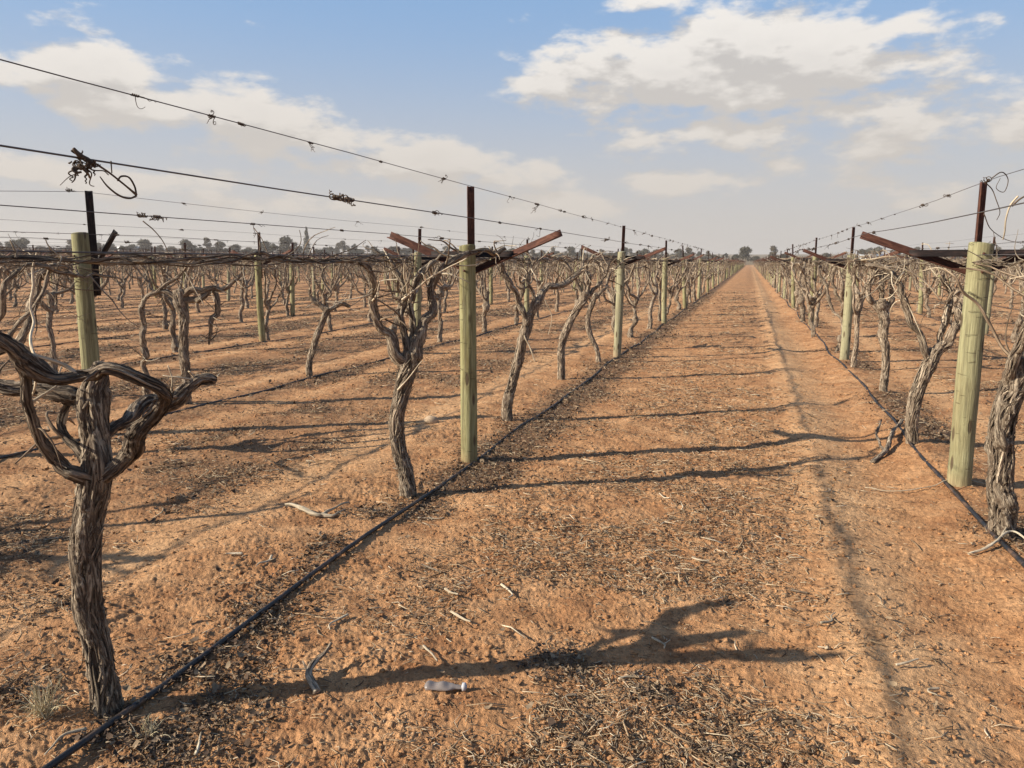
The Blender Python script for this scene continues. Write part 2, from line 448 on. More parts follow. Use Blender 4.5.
# ------------------------------------------------------------------ ground sheet (fine near the viewer, reaching the horizon)
def build_ground():
    a0, a1 = -math.radians(42), math.radians(42)
    fine = np.linspace(a0, a1, 1150)
    coarse = np.linspace(a1, a0 + 2 * np.pi, 90)[1:-1]
    ang = np.concatenate([fine, coarse])
    rr = [0.15]
    while rr[-1] < 2600:
        r = rr[-1]
        k = 1.06 if r < 1.0 else (1.0037 if r < 14 else (1.008 if r < 50 else 1.04))
        rr.append(r * k)
    rr = np.array(rr)
    A, R = np.meshgrid(ang, rr)
    # jitter breaks the rings up
    X = -np.sin(A + YAW) * R; Y = np.cos(A + YAW) * R
    x = X.ravel(); y = Y.ravel()
    lod = np.clip(1.4 - R.ravel() / 40, 0.25, 1)
    z = height(x, y, lod)
    tr = tracks(x, y); dd, un = litter_density(x, y)
    tr = tr - np.where(x * 0 + y > 4.6, 1.15, 0.6) * un - np.where(x < -2.1 * H, .75, np.where(x > 1.6 * H, .4, .04)) * dd * (1 - tr) - np.where(x < -2.2 * H, .42, np.where(x > 1.6 * H, .16, 0)) * (1 - tr) * noise2(x * .8, y * .8, 91) * 1.4
    n = len(ang); m = len(rr)
    i = np.arange(m - 1)[:, None] * n; j = np.arange(n)[None, :]; jn = (j + 1) % n
    q = np.stack([i + j, i + n + j, i + n + jn, i + jn], -1).reshape(-1, 4)[:, ::-1]
    mb = MB(); v = np.stack([x, y, z], 1)
    c = len(v)
    v = np.vstack([v, [0, 0, 0]])
    t = np.stack([np.full(n, c), (np.arange(n) + 1) % n, np.arange(n)], 1)
    mb.add(v, q, t[:, ::-1], None, np.append(tr, 0))
    o = mb.build('ground', M_soil); o['kind'] = 'structure'
    # make sure the faces look up
    me = o.data
    if me.polygons[len(q) // 2].normal.z < 0: me.flip_normals()

# ------------------------------------------------------------------ ground litter
# heaps of rotted leaves blown against the hose and round the vine feet
PILES = [(*G(a, b)[:2], r) for a, b, r in ((275, 574, .16), (318, 552, .15), (262, 628, .10), (250, 612, .08), (205, 668, .17), (175, 705, .14), (130, 735, .12), (30, 690, .15),
         (372, 512, .14), (425, 508, .14), (480, 474, .25), (505, 452, .25), (540, 425, .3), (580, 395, .35), (620, 365, .45), (660, 335, .6), (60, 600, .16), (120, 440, .3), (300, 410, .4), (640, 690, .10), (560, 660, .12), (730, 740, .1))]
def litter_density(x, y):
    cl = fbm2(x * 1.3, y * 1.3, 3, 71)
    lane = np.exp(-((x + 0.36 * H) / (0.62 * H)) ** 4)
    il = np.exp(-((x + 2.62 * H) / (0.55 * H)) ** 4)
    k = (x + 1.315 * H) / ROWGAP; fr = k - np.floor(k)
    oth = np.exp(-((fr - 0.5) / 0.26) ** 4) * ((x < -3.6 * H) | (x > 1.2 * H))
    d = (lane + il + oth) * sstep(0.36, 0.62, cl)
    fs = np.where(fr > .5, fr - 1, fr) * ROWGAP - 0.17
    under = np.exp(-(fs / 0.27) ** 2)
    pile = 0.0 * x
    for a, b, rad in PILES:
        pile = np.maximum(pile, np.exp(-(((x - a) / rad) ** 2 + ((y - b) / rad) ** 2)))
    pile = pile * sstep(.25, .6, fbm2(x * 5, y * 5, 2, 83))
    return np.clip(d + 0.10, 0, 1), pile + under * sstep(0.36, 0.58, fbm2(x * 1.5, y * 1.1, 2, 77) + np.where((np.abs(x + 1.25 * H) < .6) & (y > 4.6), .34, -.10))

build_ground()
def scatter_points(n, r0, r1, kind):
    A = rng.uniform(-math.radians(40), math.radians(40), n) + YAW
    u = rng.uniform(0, 1, n)
    r = r0 * (r1 / r0) ** u               # more of them close by
    x = -np.sin(A) * r; y = np.cos(A) * r
    d, un = litter_density(x, y)
    w = {'twig': (d - .035) * np.where(np.abs(x + .3) < 1.6, .72, 1.0) + 0.45 * un, 'leaf': (0.10 + .45 * (x < -2.1 * H)) * d + 1.6 * un, 'clod': 0.25 + 0.75 * d}[kind]
    keep = rng.uniform(0, 1, n) < w * (0.55 + 0.45 * np.minimum(1, r / 4))
    return x[keep], y[keep], r[keep]

def build_twigs():
    x, y, r = scatter_points(330000, 1.4, 42, 'twig')
    n = len(x)
    Ln = rng.lognormal(math.log(0.025), 0.55, n) * (1 + r / 22); Ln = np.minimum(Ln, 0.22)
    rad = rng.uniform(0.0008, 0.0022, n) * (1 + r / 12) * (0.6 + Ln / 0.05 * 0.3)
    rad = np.minimum(rad, 0.008)
    th = rng.uniform(0, 2 * np.pi, n); tilt = rng.normal(0, 0.16, n)
    z = height(x, y) + rad * 0.5 + rng.uniform(0, 0.006, n)
    d = np.stack([np.cos(th) * np.cos(tilt), np.sin(th) * np.cos(tilt), np.sin(tilt)], 1)
    s = np.stack([-np.sin(th), np.cos(th), 0 * th], 1)
    u = np.cross(d, s)
    bend = rng.normal(0, 0.16, n) * Ln
    c0 = np.stack([x, y, z], 1)
    V = np.zeros((n, 9, 3))
    for k, t in enumerate((-0.5, 0.0, 0.5)):
        c = c0 + d * (Ln * t)[:, None] + s * (bend * (1 - 4 * t * t))[:, None] + u * (abs(bend) * .3 * (1 - 4 * t * t))[:, None]
        rk = rad * (1.0 if k < 2 else 0.6)
        for j in range(3):
            a = 2 * np.pi * j / 3
            V[:, k * 3 + j] = c + s * (np.cos(a) * rk)[:, None] + u * (np.sin(a) * rk)[:, None]
    q = []
    for k in range(2):
        for j in range(3):
            jn = (j + 1) % 3; q.append([k * 3 + j, k * 3 + jn, k * 3 + 3 + jn, k * 3 + 3 + j])
    q = np.array(q)[None] + np.arange(n)[:, None, None] * 9
    t = np.array([[0, 2, 1], [6, 7, 8]])[None] + np.arange(n)[:, None, None] * 9
    sh = np.repeat(np.clip(rng.beta(1.5, 1.7, n), 0, 1), 9)
    mb = MB(); mb.add(V.reshape(-1, 3), q.reshape(-1, 4), t.reshape(-1, 3), None, sh)
    tag(mb.build('vine_prunings', M_twig, smooth=False), 'dry chopped vine prunings and straw strewn over the red soil', 'prunings', None, 'stuff')

def build_leaves():
    x, y, r = scatter_points(260000, 1.4, 40, 'leaf')
    n = len(x)
    S = np.minimum(rng.lognormal(math.log(0.0052), .45, n), .014) * (1 + r / 14)
    z = height(x, y) + rng.uniform(0.0, 0.022, n)
    th = rng.uniform(0, 2 * np.pi, n)
    nz = np.stack([rng.normal(0, .55, n), rng.normal(0, .55, n), np.ones(n)], 1); nz /= np.linalg.norm(nz, axis=1)[:, None]
    d = np.stack([np.cos(th), np.sin(th), 0 * th], 1); d -= nz * (d * nz).sum(1)[:, None]; d /= np.linalg.norm(d, axis=1)[:, None]
    s = np.cross(nz, d)
    curl = rng.uniform(0.1, 0.7, n)
    V = np.zeros((n, 6, 3)); c0 = np.stack([x, y, z], 1)
    asp = rng.uniform(0.25, 0.8, n)
    for i, (a, b, cu) in enumerate([(-1, -.6, 1), (-1, .7, 1), (0, -1, 0), (0.1, 1, 0), (1, -.5, .8), (.8, .6, 1)]):
        jit = rng.normal(0, .15, n)
        V[:, i] = c0 + d * (S * (a + jit))[:, None] + s * (S * asp * (b + jit))[:, None] + nz * (S * curl * cu)[:, None]
    q = np.array([[0, 2, 3, 1], [2, 4, 5, 3]])[None] + np.arange(n)[:, None, None] * 6
    sh = np.repeat(rng.uniform(0, 1, n) ** 1.4, 6)
    mb = MB(); mb.add(V.reshape(-1, 3), q.reshape(-1, 4), None, None, sh)
    tag(mb.build('leaf_litter', M_leaf, smooth=False), 'dark decayed leaves and bark crumbs lying under the vine rows', 'leaf litter', None, 'stuff')

def build_clods():
    x, y, r = scatter_points(70000, 1.4, 30, 'clod')
    n = len(x)
    S = rng.lognormal(math.log(0.0034), 0.5, n) * (1 + r / 14); S = np.minimum(S, 0.014)
    t = (1 + 5 ** .5) / 2
    ico = np.array([[-1, t, 0], [1, t, 0], [-1, -t, 0], [1, -t, 0], [0, -1, t], [0, 1, t], [0, -1, -t], [0, 1, -t], [t, 0, -1], [t, 0, 1], [-t, 0, -1], [-t, 0, 1]]) / 1.9
    F = np.array([[0, 11, 5], [0, 5, 1], [0, 1, 7], [0, 7, 10], [0, 10, 11], [1, 5, 9], [5, 11, 4], [11, 10, 2], [10, 7, 6], [7, 1, 8], [3, 9, 4], [3, 4, 2], [3, 2, 6], [3, 6, 8], [3, 8, 9], [4, 9, 5], [2, 4, 11], [6, 2, 10], [8, 6, 7], [9, 8, 1]])
    V = ico[None] * rng.uniform(0.6, 1.3, (n, 12, 1)) * S[:, None, None] * rng.uniform(0.6, 1.3, (n, 1, 3))
    V[:, :, 2] *= 0.75
    V += np.stack([x, y, height(x, y) + S * 0.25], 1)[:, None, :]
    mb = MB(); mb.add(V.reshape(-1, 3), None, (F[None] + np.arange(n)[:, None, None] * 12).reshape(-1, 3), None, np.repeat(rng.uniform(-.15, .3, n), 12))
    tag(mb.build('soil_crumbs', M_soil, smooth=False), 'small red soil clods scattered over the tilled ground', 'soil clods', None, 'stuff')
build_twigs(); build_leaves(); build_clods()

# ------------------------------------------------------------------ trellis posts
def post_body(mb, h, r0, seed, sides=28, rings=40, top_bev=True):
    rr = np.random.default_rng(seed)
    zs = np.concatenate([np.linspace(-0.25, h - 0.012, rings), [h - 0.004, h]])
    th = np.linspace(0, 2 * np.pi, sides, endpoint=False)
    Z, T = np.meshgrid(zs, th, indexing='ij')
    R = r0 * (1 - 0.06 * Z / h) * (1 + 0.07 * (noise3(np.cos(T) * 1.2, np.sin(T) * 1.2, Z * 2.5, seed) - .5) + 0.035 * (noise3(np.cos(T) * 4, np.sin(T) * 4, Z * 9, seed + 3) - .5))
    R[-2] *= 0.985; R[-1] *= 0.93
    bx = rr.normal(0, 0.006) * np.sin(Z / h * 3.0); by = rr.normal(0, 0.006) * np.sin(Z / h * 3.0)
    v = np.stack([R * np.cos(T) + bx, R * np.sin(T) + by, Z + (Z > h - 0.02) * 0.01 * np.cos(T + seed)], -1).reshape(-1, 3)
    bk = np.stack([R * np.cos(T) + seed * .37, R * np.sin(T), Z], -1).reshape(-1, 3)
    m = len(zs)
    i = np.arange(m - 1)[:, None] * sides; j = np.arange(sides)[None, :]; jn = (j + 1) % sides
    q = np.stack([i + j, i + jn, i + sides + jn, i + sides + j], -1).reshape(-1, 4)
    v = np.vstack([v, [bx[-1, 0], by[-1, 0], h + 0.002]]); bk = np.vstack([bk, [seed * .37, 0, h]])
    o = (m - 1) * sides; jj = np.arange(sides)
    t = np.stack([o + jj, o + (jj + 1) % sides, np.full(sides, m * sides)], 1)
    mb.add(v, q, t, bk)

def post_meshes(h, r0, seed, armL=(0.45, 1.135), armR=(0.45, 1.135), cross=True, pick_h=1.362 * H, lo=False, pick_mat=None, pick_off=(0.0, None), pick_lo=0.42):
    """returns list of (part name, mesh)"""
    out = []
    mb = MB(); post_body(mb, h, r0, seed, 12 if lo else 28, 8 if lo else 48); out.append(('timber_post', mb.mesh('timber_post', M_wood)))
    pm = pick_mat or M_rust
    py_ = (r0 + 0.012) if pick_off[1] is None else pick_off[1]
    mb = MB(); angle_bar(mb, (pick_off[0], py_, h - pick_lo), (pick_off[0], py_, pick_h), 0.042, 0.006, up=(0, -1, 0)); out.append(('steel_picket', mb.mesh('steel_picket', pm, False)))
    root = 0.952 * H
    yb = -r0 - 0.008
    yb = r0 + 0.036
    for sgn, arm in ((-1, armL), (1, armR)):
        if arm is None: continue
        mb = MB()
        yy = yb + (0.0 if sgn > 0 else 0.012)
        angle_bar(mb, (sgn * -0.02, yy, root - 0.01), (sgn * arm[0] * H, yy, arm[1] * H), 0.05, 0.006, up=(0, 0, 1), flip=sgn)
        out.append(('cross_arm', mb.mesh('cross_arm', M_rust if pick_mat is None else pick_mat, False)))
    if cross:
        if cross is True: cross = 0.232
        mb = MB(); zc = 1.035 * H
        angle_bar(mb, (-cross * H, yb - 0.02, zc), (cross * H, yb - 0.02, zc), 0.045, 0.006, up=(0, 0, 1)); out.append(('crossbar', mb.mesh('crossbar', M_black, False)))
    # two bolt heads on the picket
    if not lo:
        mb = MB()
        for zz in (root + 0.01, 1.035 * H): tube(mb, [(0, -r0 - 0.001, zz), (0, -r0 - 0.010, zz)], [0.009, 0.008], 6, 2)
        out.append(('bolt', mb.mesh('bolt', M_rust, False), 1))
    return out

def place(name, parts, loc, rz=0.0, scale=None):
    r = empty(name, loc, rz)
    if scale is not None: r.scale = scale
    ch = []
    for pt in parts:
        ch.append(link(pt[0], pt[1], ch[pt[2]] if len(pt) > 2 else r))
        if pt[0] in ('fine_shoots', 'loose_bark'): ch[-1]['kind'] = 'stuff'
    return r

ORD = ['first', 'second', 'third', 'fourth', 'fifth', 'sixth', 'seventh', 'eighth', 'ninth', 'tenth', 'eleventh', 'twelfth']
def ordn(i):   # 1-based
    if i <= 12: return ORD[i - 1]
    return '%d%s' % (i, 'th' if 10 <= i % 100 <= 20 else {1: 'st', 2: 'nd', 3: 'rd'}.get(i % 10, 'th'))
def rowname(k):
    if k == 0: return 'the left lane-side row'
    if k == -1: return 'the right lane-side row'
    return ('the %s row to the left' % ordn(k + 1)) if k > 0 else ('the %s row to the right' % ordn(-k))

post_var = [post_meshes(1.075 * H + 0.01 * i, 0.062 + 0.002 * (i % 3), 40 + i) for i in range(5)]
post_lo = [post_meshes(1.07 * H, 0.062, 60 + i, lo=True, armL=(0.45, 1.13), armR=(0.45, 1.13)) for i in range(2)]

PSP = 6.83
cand = []
for k in range(-18, 50):
    x = row_x(k)
    y0 = {0: 3.56 * H, -1: 3.74 * H, 1: 3.49 * H, 2: 1.52 * H + 2 * PSP - 6.83, 3: 5.2}.get(k, 5.2 + 0.5 * math.sin(k * 7.1))
    if k == 2: y0 = 8.4 * H - PSP
    i = 0
    while y0 + i * PSP < ROW_END:
        yy = y0 + i * PSP
        jy = 0 if (i == 0) else random.uniform(-.12, .12)
        cand.append((k, i, x + (random.uniform(-.04, .04) if i else 0), yy + jy)); i += 1
vis = []
for (k, i, x, y) in cand:
    f = -x * sy + y * cy
    if f < 1: continue
    px, _, d = proj(x, y, 1.0)
    if -60 / d * 4 - 10 < px < 1034 + 240 / d:
        vis.append((f, k, i, x, y))
vis.sort()
POSTS_IND, POSTS_FAR = vis[:290], vis[290:]
rowcount = {}
for f, k, i, x, y in sorted(POSTS_IND, key=lambda a: (a[1], a[4])):
    n = rowcount.get(k, 0) + 1; rowcount[k] = n
    zb = float(macro(x, y))
    if k == 0 and i == 0:
        parts = post_meshes(1.078 * H, 0.063, 7, cross=0.215); r = place('trellis_post', parts, (x, y, zb))
        tag(r, 'green treated pine post beside the lane, wide rusty V arms, nearest in the left row', 'post')
    elif k == -1 and i == 0:
        parts = post_meshes(1.078 * H, 0.073, 9, cross=0.262, armL=(0.46, 1.118), armR=(0.46, 1.118), pick_h=1.335 * H); r = place('trellis_post', parts, (x, y, zb))
        tag(r, 'thick knotty green post in right foreground with rusty picket and long left arm', 'post')
    elif k == 1 and i == 0:
        parts = post_meshes(1.158 * H, 0.074, 13, armL=None, armR=(0.17, 1.17), cross=False, pick_h=1.392 * H, pick_mat=M_black, pick_off=(0.076, 0.05), pick_lo=.52)
        r = place('trellis_post', parts, (x, y, zb))
        tag(r, 'tall pale green post behind the twisted vine, black picket and one steep bent arm', 'post')
    else:
        src = post_var[(i * 3 + k) % 5] if f < 45 else post_lo[(i + k) % 2]
        r = place('trellis_post', src, (x, y, zb + random.uniform(-.03, .02)), random.uniform(-.06, .06), None)
        r.rotation_euler[1] = random.gauss(0, .028); r.rotation_euler[0] = random.gauss(0, .022)
        tag(r, 'green post with rusty arms, %s post in %s' % (ordn(n), rowname(k)), 'post')
    r['group'] = 'wooden trellis posts along the vine rows'
    
# the rest of the posts, far off
def bake_into(mb, me_list, loc, rz=0.0, s=1.0):
    pass
if POSTS_FAR:
    mw = MB()
    for f, k, i, x, y in POSTS_FAR:
        zb = float(macro(x, y))
        tube(mw, [(x, y, zb - .1), (x, y, zb + 1.07 * H)], [0.062, 0.06], 5, 2)
    tag(mw.build('distant_posts', M_wood), 'far rows of pale wooden posts reduced to specks towards the horizon', 'posts', None, 'stuff')
    mw = MB()
    for f, k, i, x, y in POSTS_FAR:
        zb = float(macro(x, y))
        tube(mw, [(x, y + .07, zb + 1.0 * H), (x, y + .07, zb + 1.36 * H)], [0.022, 0.022], 4, 2)
        for sg in (-1, 1): tube(mw, [(x, y - .07, zb + .95 * H), (x + sg * .45 * H, y - .07, zb + 1.13 * H)], [0.022, 0.022], 4, 2)
    tag(mw.build('distant_arms', M_rust), 'rusty pickets and arms of the far posts, tiny against the sky', 'trellis arms', None, 'stuff')

# ------------------------------------------------------------------ vines
def rv(s): return np.array([random.gauss(0, s) for _ in range(3)])

def cane_path(p, d, L, curl=0.25, droop=0.0, n=6):
    d = np.array(d, float); d /= np.linalg.norm(d); out = [np.array(p, float)]
    w = rv(1.0)
    for i in range(n):
        w = w * 0.6 + rv(0.7)
        d = d + w * curl * 0.5 + np.array([0, 0, -droop]); d /= np.linalg.norm(d)
        out.append(out[-1] + d * L / n)
    return out

def strips(mb, c, r, n, seed, lift=0.35, wid=0.007, s0=0.02, s1=0.98):
    """long torn ribbons of bark that follow the trunk and lift off at their ends"""
    rr = np.random.default_rng(seed)
    t, a, b = frames(c); m = len(c)
    Ls = np.concatenate([[0], np.cumsum(np.linalg.norm(np.diff(c, axis=0), axis=1))])
    for k in range(n):
        ln = rr.uniform(0.07, 0.32); st = rr.uniform(s0, s1) * Ls[-1]; en = min(Ls[-1] * 0.995, st + ln)
        if en - st < 0.03: continue
        K = 9
        S = np.linspace(st, en, K); th0 = rr.uniform(0, 2 * np.pi); tw = rr.normal(3.0, 2.0)
        w = rr.uniform(0.35, 1.2) * wid
        pt = np.stack([np.interp(S, Ls, c[:, i]) for i in range(3)], 1)
        A = np.stack([np.interp(S, Ls, a[:, i]) for i in range(3)], 1); B = np.stack([np.interp(S, Ls, b[:, i]) for i in range(3)], 1)
        T_ = np.stack([np.interp(S, Ls, t[:, i]) for i in range(3)], 1)
        R = np.interp(S, Ls, r)
        u = np.linspace(0, 1, K)
        th = th0 + tw * (S - st) + 0.15 * np.sin(u * 5 + k)
        e0 = rr.uniform(0, 1) ** 2 * lift * (rr.uniform() < .35); e1 = rr.uniform(0, 1) ** 2 * lift * (rr.uniform() < .6)
        lf = 1.01 + 0.09 * rr.uniform() + e0 * np.maximum(0, 1 - u * 3) ** 2 + e1 * np.maximum(0, u * 3 - 2) ** 2
        o = np.cos(th)[:, None] * A + np.sin(th)[:, None] * B
        sd = np.cross(T_, o)
        ctr = pt + o * (R * lf)[:, None]
        ww = w * (0.35 + 0.65 * np.sin(np.pi * np.clip(u, .02, .98)))
        v = np.stack([ctr - sd * ww[:, None], ctr + o * (ww * 0.45)[:, None], ctr + sd * ww[:, None], ctr - o * (ww * 0.25)[:, None]], 1).reshape(-1, 3)
        q = []
        for i in range(K - 1):
            for j in range(4):
                jn = (j + 1) % 4; q.append([i * 4 + j, i * 4 + jn, i * 4 + 4 + jn, i * 4 + 4 + j])
        bk = np.stack([np.tile([0, .01, .02, .01], K) + k * .3, np.repeat(th, 4) * .03, np.repeat(S, 4)], 1)
        mb.add(v, q, None, bk, rr.uniform(0.1, 1.15))

def vine_parts(seed, det=1.0, far=False, hub=None):
    """a generic bare vine in local coordinates, the row runs along Y"""
    random.seed(seed)
    parts = []
    hf = random.uniform(0.80, 1.06)
    lean = np.array([random.gauss(0, 0.07), random.gauss(0, 0.14), 0])
    tp = [np.array([0, 0, -0.06])]
    for i in range(1, 6):
        z = hf * i / 5
        tp.append(np.array([0, 0, z]) + lean * (i / 5) ** 1.2 + np.array([random.gauss(0, .022), random.gauss(0, .03), 0]))
    rb = random.uniform(0.032, 0.044)
    rad = [rb * 1.3, rb * 1.05, rb * 0.92, rb * 0.9, rb * 1.05, rb * 1.35]
    mb = MB()
    if far:
        tube(mb, tp, rad, 5, 6, 0.0, seed)
    else:
        sides = int(18 * det); c, r = tube(mb, tp, rad, sides, int(70 * det), 0.65, seed, 0.022, 0.5, twist=random.uniform(-6, 6), knots=0.75)
    if not far: parts.append(('trunk', mb, M_bark))
    base = mb
    top = tp[-1]
    arms = []
    mode = random.random()
    narm = random.choice([4, 5, 5, 6])
    for j in range(narm):
        sg = 1 if j % 2 else -1
        zt = random.uniform(1.42, 1.55)
        yo = sg * random.uniform(0.18, 0.5); xo = random.uniform(-0.42, 0.42)
        st = tp[-1 if j < 2 else -2] + (tp[-2] - tp[-1]) * random.uniform(0, .3)
        p1 = st + np.array([xo * .4, yo * .5, (zt - st[2]) * .18 + .02]) + rv(.03)
        p2 = st + np.array([xo * .75, yo * .8, (zt - st[2]) * .6]) + rv(.045)
        p3 = np.array([st[0] + xo, st[1] + yo, zt])
        run = random.uniform(0.45, 1.0) if j < 2 else random.uniform(.1, .45)
        p4 = p3 + np.array([random.gauss(0, .09), sg * run * .5, random.gauss(-.01, .05)])
        p5 = p3 + np.array([random.gauss(0, .08), sg * run, random.gauss(0.0, .04)])
        am = mb if far else MB()
        ra = random.uniform(0.013, 0.024)
        pts = [st, p1, p2, p3, p4, p5]; rr_ = [ra * 1.25, ra * 1.1, ra, ra * .9, ra * .62, ra * .35]
        if far: tube(am, pts, rr_, 4, 7, 0, seed + j)
        else:
            tube(am, pts, rr_, int(11 * det), int(60 * det), 0.7, seed + j * 7, 0.045, 0.5, twist=random.uniform(-8, 8), knots=0.5)
            parts.append(('arm', am, M_bark))
        arms.append(resample(pts, rr_, 24))
    # spurs and canes
    nc = 28 if far else random.randint(16, 22)
    for j in range(nc):
        c, r = arms[j % len(arms)]
        i = random.randint(7, 22)
        p = c[i]; 
        up = random.random()
        d = np.array([random.gauss(0, .8), random.gauss(0, .8), random.gauss(0.25 if up < .7 else -.9, .45)])
        Lc = random.uniform(0.12, 0.55) if up < .7 else random.uniform(.2, .6)
        path = cane_path(p, d, Lc, 0.45, 0.05 if up < .7 else 0.15)
        # keep the tops near the wires
        path = [np.array([q_[0], q_[1], min(q_[2], 1.62 + .02 * math.sin(9 * q_[1]))]) for q_ in path]
        rc = random.uniform(0.005, 0.010)
        am = mb if far else MB()
        if far: tube(am, path[::2], [rc * 1.6] * len(path[::2]), 3, 3, 0, seed, cap=False)
        else:
            tube(am, path, np.linspace(rc, rc * .35, len(path)), 5, 14, 0.25, seed + j, 0.012, 0.5)
            parts.append(('cane', am, M_pale if j % 3 == 0 else M_cane))
    if not far:
        # fine tangle of old shoots, twisted round the wires
        tm = MB()
        for j in range(84):
            c, r = arms[j % len(arms)]
            i = random.randint(8, 23)
            d = np.array([random.gauss(0, .7), random.gauss(0, 1), random.gauss(0, .3)])
            path = cane_path(c[i] + rv(.02), d, random.uniform(.12, .5), 0.7, 0.03)
            path = [np.array([q_[0], q_[1], min(q_[2], 1.62)]) for q_ in path]
            tube(tm, path, np.linspace(.0034, .0018, len(path)), 3, 11, 0, seed + j, 0.02, random.uniform(.3, .9), cap=False)
        parts.append(('fine_shoots', tm, M_cane))
        sm = MB(); strips(sm, *resample(tp, rad, 40), 40, seed, 0.6, 0.007)
        parts.append(('loose_bark', sm, M_bark))
    return [(n, m.mesh(n, mat)) for n, m, mat in (parts if not far else [('grapevine', mb, M_bark)])]

NV = 12
vine_var = [vine_parts(100 + 13 * i) for i in range(NV)]
vine_mid = [vine_parts(500 + 13 * i, far=True) for i in range(8)]

# ---- the hand-shaped vines close to the viewer; each path: (px, py, extra depth in m, radius in m)
def hero(label, f0, trunk, arms, canes=(), stubs=(), dark=False, sides=40, seed=1, nstrip=150, step=0.009, rnd=8, rough=.6):
    mt = M_barkd if dark else M_bark
    if dark: arms = [[(a, b, d, r * .57) for a, b, d, r in q] for q in arms]
    if not dark: arms = [[(a, b, d, r * .80) for a, b, d, r in q] for q in arms]; trunk = [(a, b, d, r * .92) for a, b, d, r in trunk]
    if dark: trunk = [(a, b, d, r * .86) for a, b, d, r in trunk]
    bw = P(trunk[0][0], trunk[0][1], f0)
    base = np.array([bw[0], bw[1], gz(bw[0], bw[1])])
    root = empty('grapevine', base); tag(root, label, 'grapevine', 'bare grapevines along the trellis rows')
    def path(p): 
        return [P(a, b, f0 + df) - base for a, b, df, r in p], [r for a, b, df, r in p]
    mb = MB(); pts, rad = path(trunk)
    pts[0][2] = min(pts[0][2], 0.0) - 0.05
    c, r = tube(mb, pts, rad, sides, None, rough, seed, 0.012, 0.5, twist=3.5, knots=0.2, step=step)
    mb.build('trunk', mt, root)
    sm = MB(); strips(sm, c, r, nstrip, seed, 0.55, 0.009)
    random.seed(seed)
    for j, a in enumerate(arms):
        am = MB(); pts, rad = path(a)
        c2, r2 = tube(am, pts, rad, max(10, int(sides * .7)), None, rough * 1.1, seed + 3 * j + 1, 0.05, 0.5, twist=5, knots=0.45, step=step)
        am.build('arm', M_armdark if dark else mt, root)
        strips(sm, c2, r2, int(nstrip * (.08 if dark else .28)), seed + j, 0.7, 0.006)
        for q in range(rnd + (6 if f0 > 4.5 else 0)):
            i = random.randint(len(c2) // 3, len(c2) - 1)
            cm = MB()
            z = (c2[i] + base)[2]
            d = np.array([random.gauss(0, .7), random.gauss(0, 1), random.gauss(.45 if z < 1.4 else .1, .45)])
            pp = cane_path(c2[i], d, random.uniform(.06, .4), .5, .02)
            pp = [np.array([w[0], w[1], min(w[2], 1.64 - base[2])]) for w in pp]
            rc = random.uniform(.003, .008)
            tube(cm, pp, np.linspace(rc, rc * .35, len(pp)), 6, 16, .25, seed + q, .01, .5)
            cm.build('cane', M_pale if (q + j) % 3 == 0 else M_cane, root)
    for a in canes:
        cm = MB(); pts, rad = path(a); rad = [q * .72 for q in rad]
        tube(cm, pts, rad, 9, None, .25, seed + 50, .012, .6, step=.012, knots=.5)
        cm.build('cane', M_cane if seed == 63 else M_pale, root)
    sm.build('loose_bark', M_bark, root)['kind'] = 'stuff'
    return root

hero('thick dark twisted grapevine in the left foreground with one arm looped over itself', 2.40,
     [(110, 722, 0, .056), (103, 680, 0, .044), (92, 625, 0, .042), (86, 575, 0, .046), (88, 530, 0, .048), (93, 495, 0, .050), (96, 468, 0, .046), (94, 440, .02, .040), (92, 415, .03, .036), (94, 392, .04, .036), (99, 372, .05, .026), (100, 362, .05, .016)],
     [[(100, 478, -.02, .034), (118, 462, -.03, .036), (140, 440, -.04, .034), (158, 420, -.04, .035), (165, 402, -.06, .034), (156, 384, -.1, .029), (143, 377, -.12, .029), (110, 369, -.12, .026), (80, 371, -.09, .027), (50, 374, -.12, .024), (26, 362, -.16, .028), (8, 345, -.2, .030), (-14, 318, -.24, .03), (-40, 285, -.28, .025)],
      [(92, 480, -.02, .032), (74, 472, -.05, .028), (56, 455, -.06, .025), (44, 430, -.09, .022), (38, 405, -.12, .021), (29, 380, -.15, .021), (14, 352, -.19, .022)],
      [(94, 425, .02, .040), (84, 412, .06, .036), (62, 398, .08, .034), (40, 390, .1, .033), (10, 385, .1, .03), (-30, 380, .1, .026)],
      [(102, 440, .04, .030), (118, 424, .12, .030), (140, 412, .25, .030), (165, 402, .3, .034), (190, 393, .34, .036), (210, 384, .38, .032), (217, 380, .4, .022)],
      [(86, 460, .06, .024), (72, 440, .1, .020), (66, 425, .12, .018), (74, 408, .14, .015)]],
     canes=[[(42, 369, -.13, .0085), (33, 352, -.08, .006), (31, 338, -.03, .006), (35, 322, .02, .0055), (31, 305, .03, .005), (34, 285, .04, .005), (33, 268, .05, .004), (37, 252, .05, .003)],
            [(170, 398, .4, .006), (172, 380, .4, .004), (168, 366, .38, .003)]],
     dark=True, sides=56, seed=3, nstrip=300, step=0.0055, rnd=4, rough=.62)

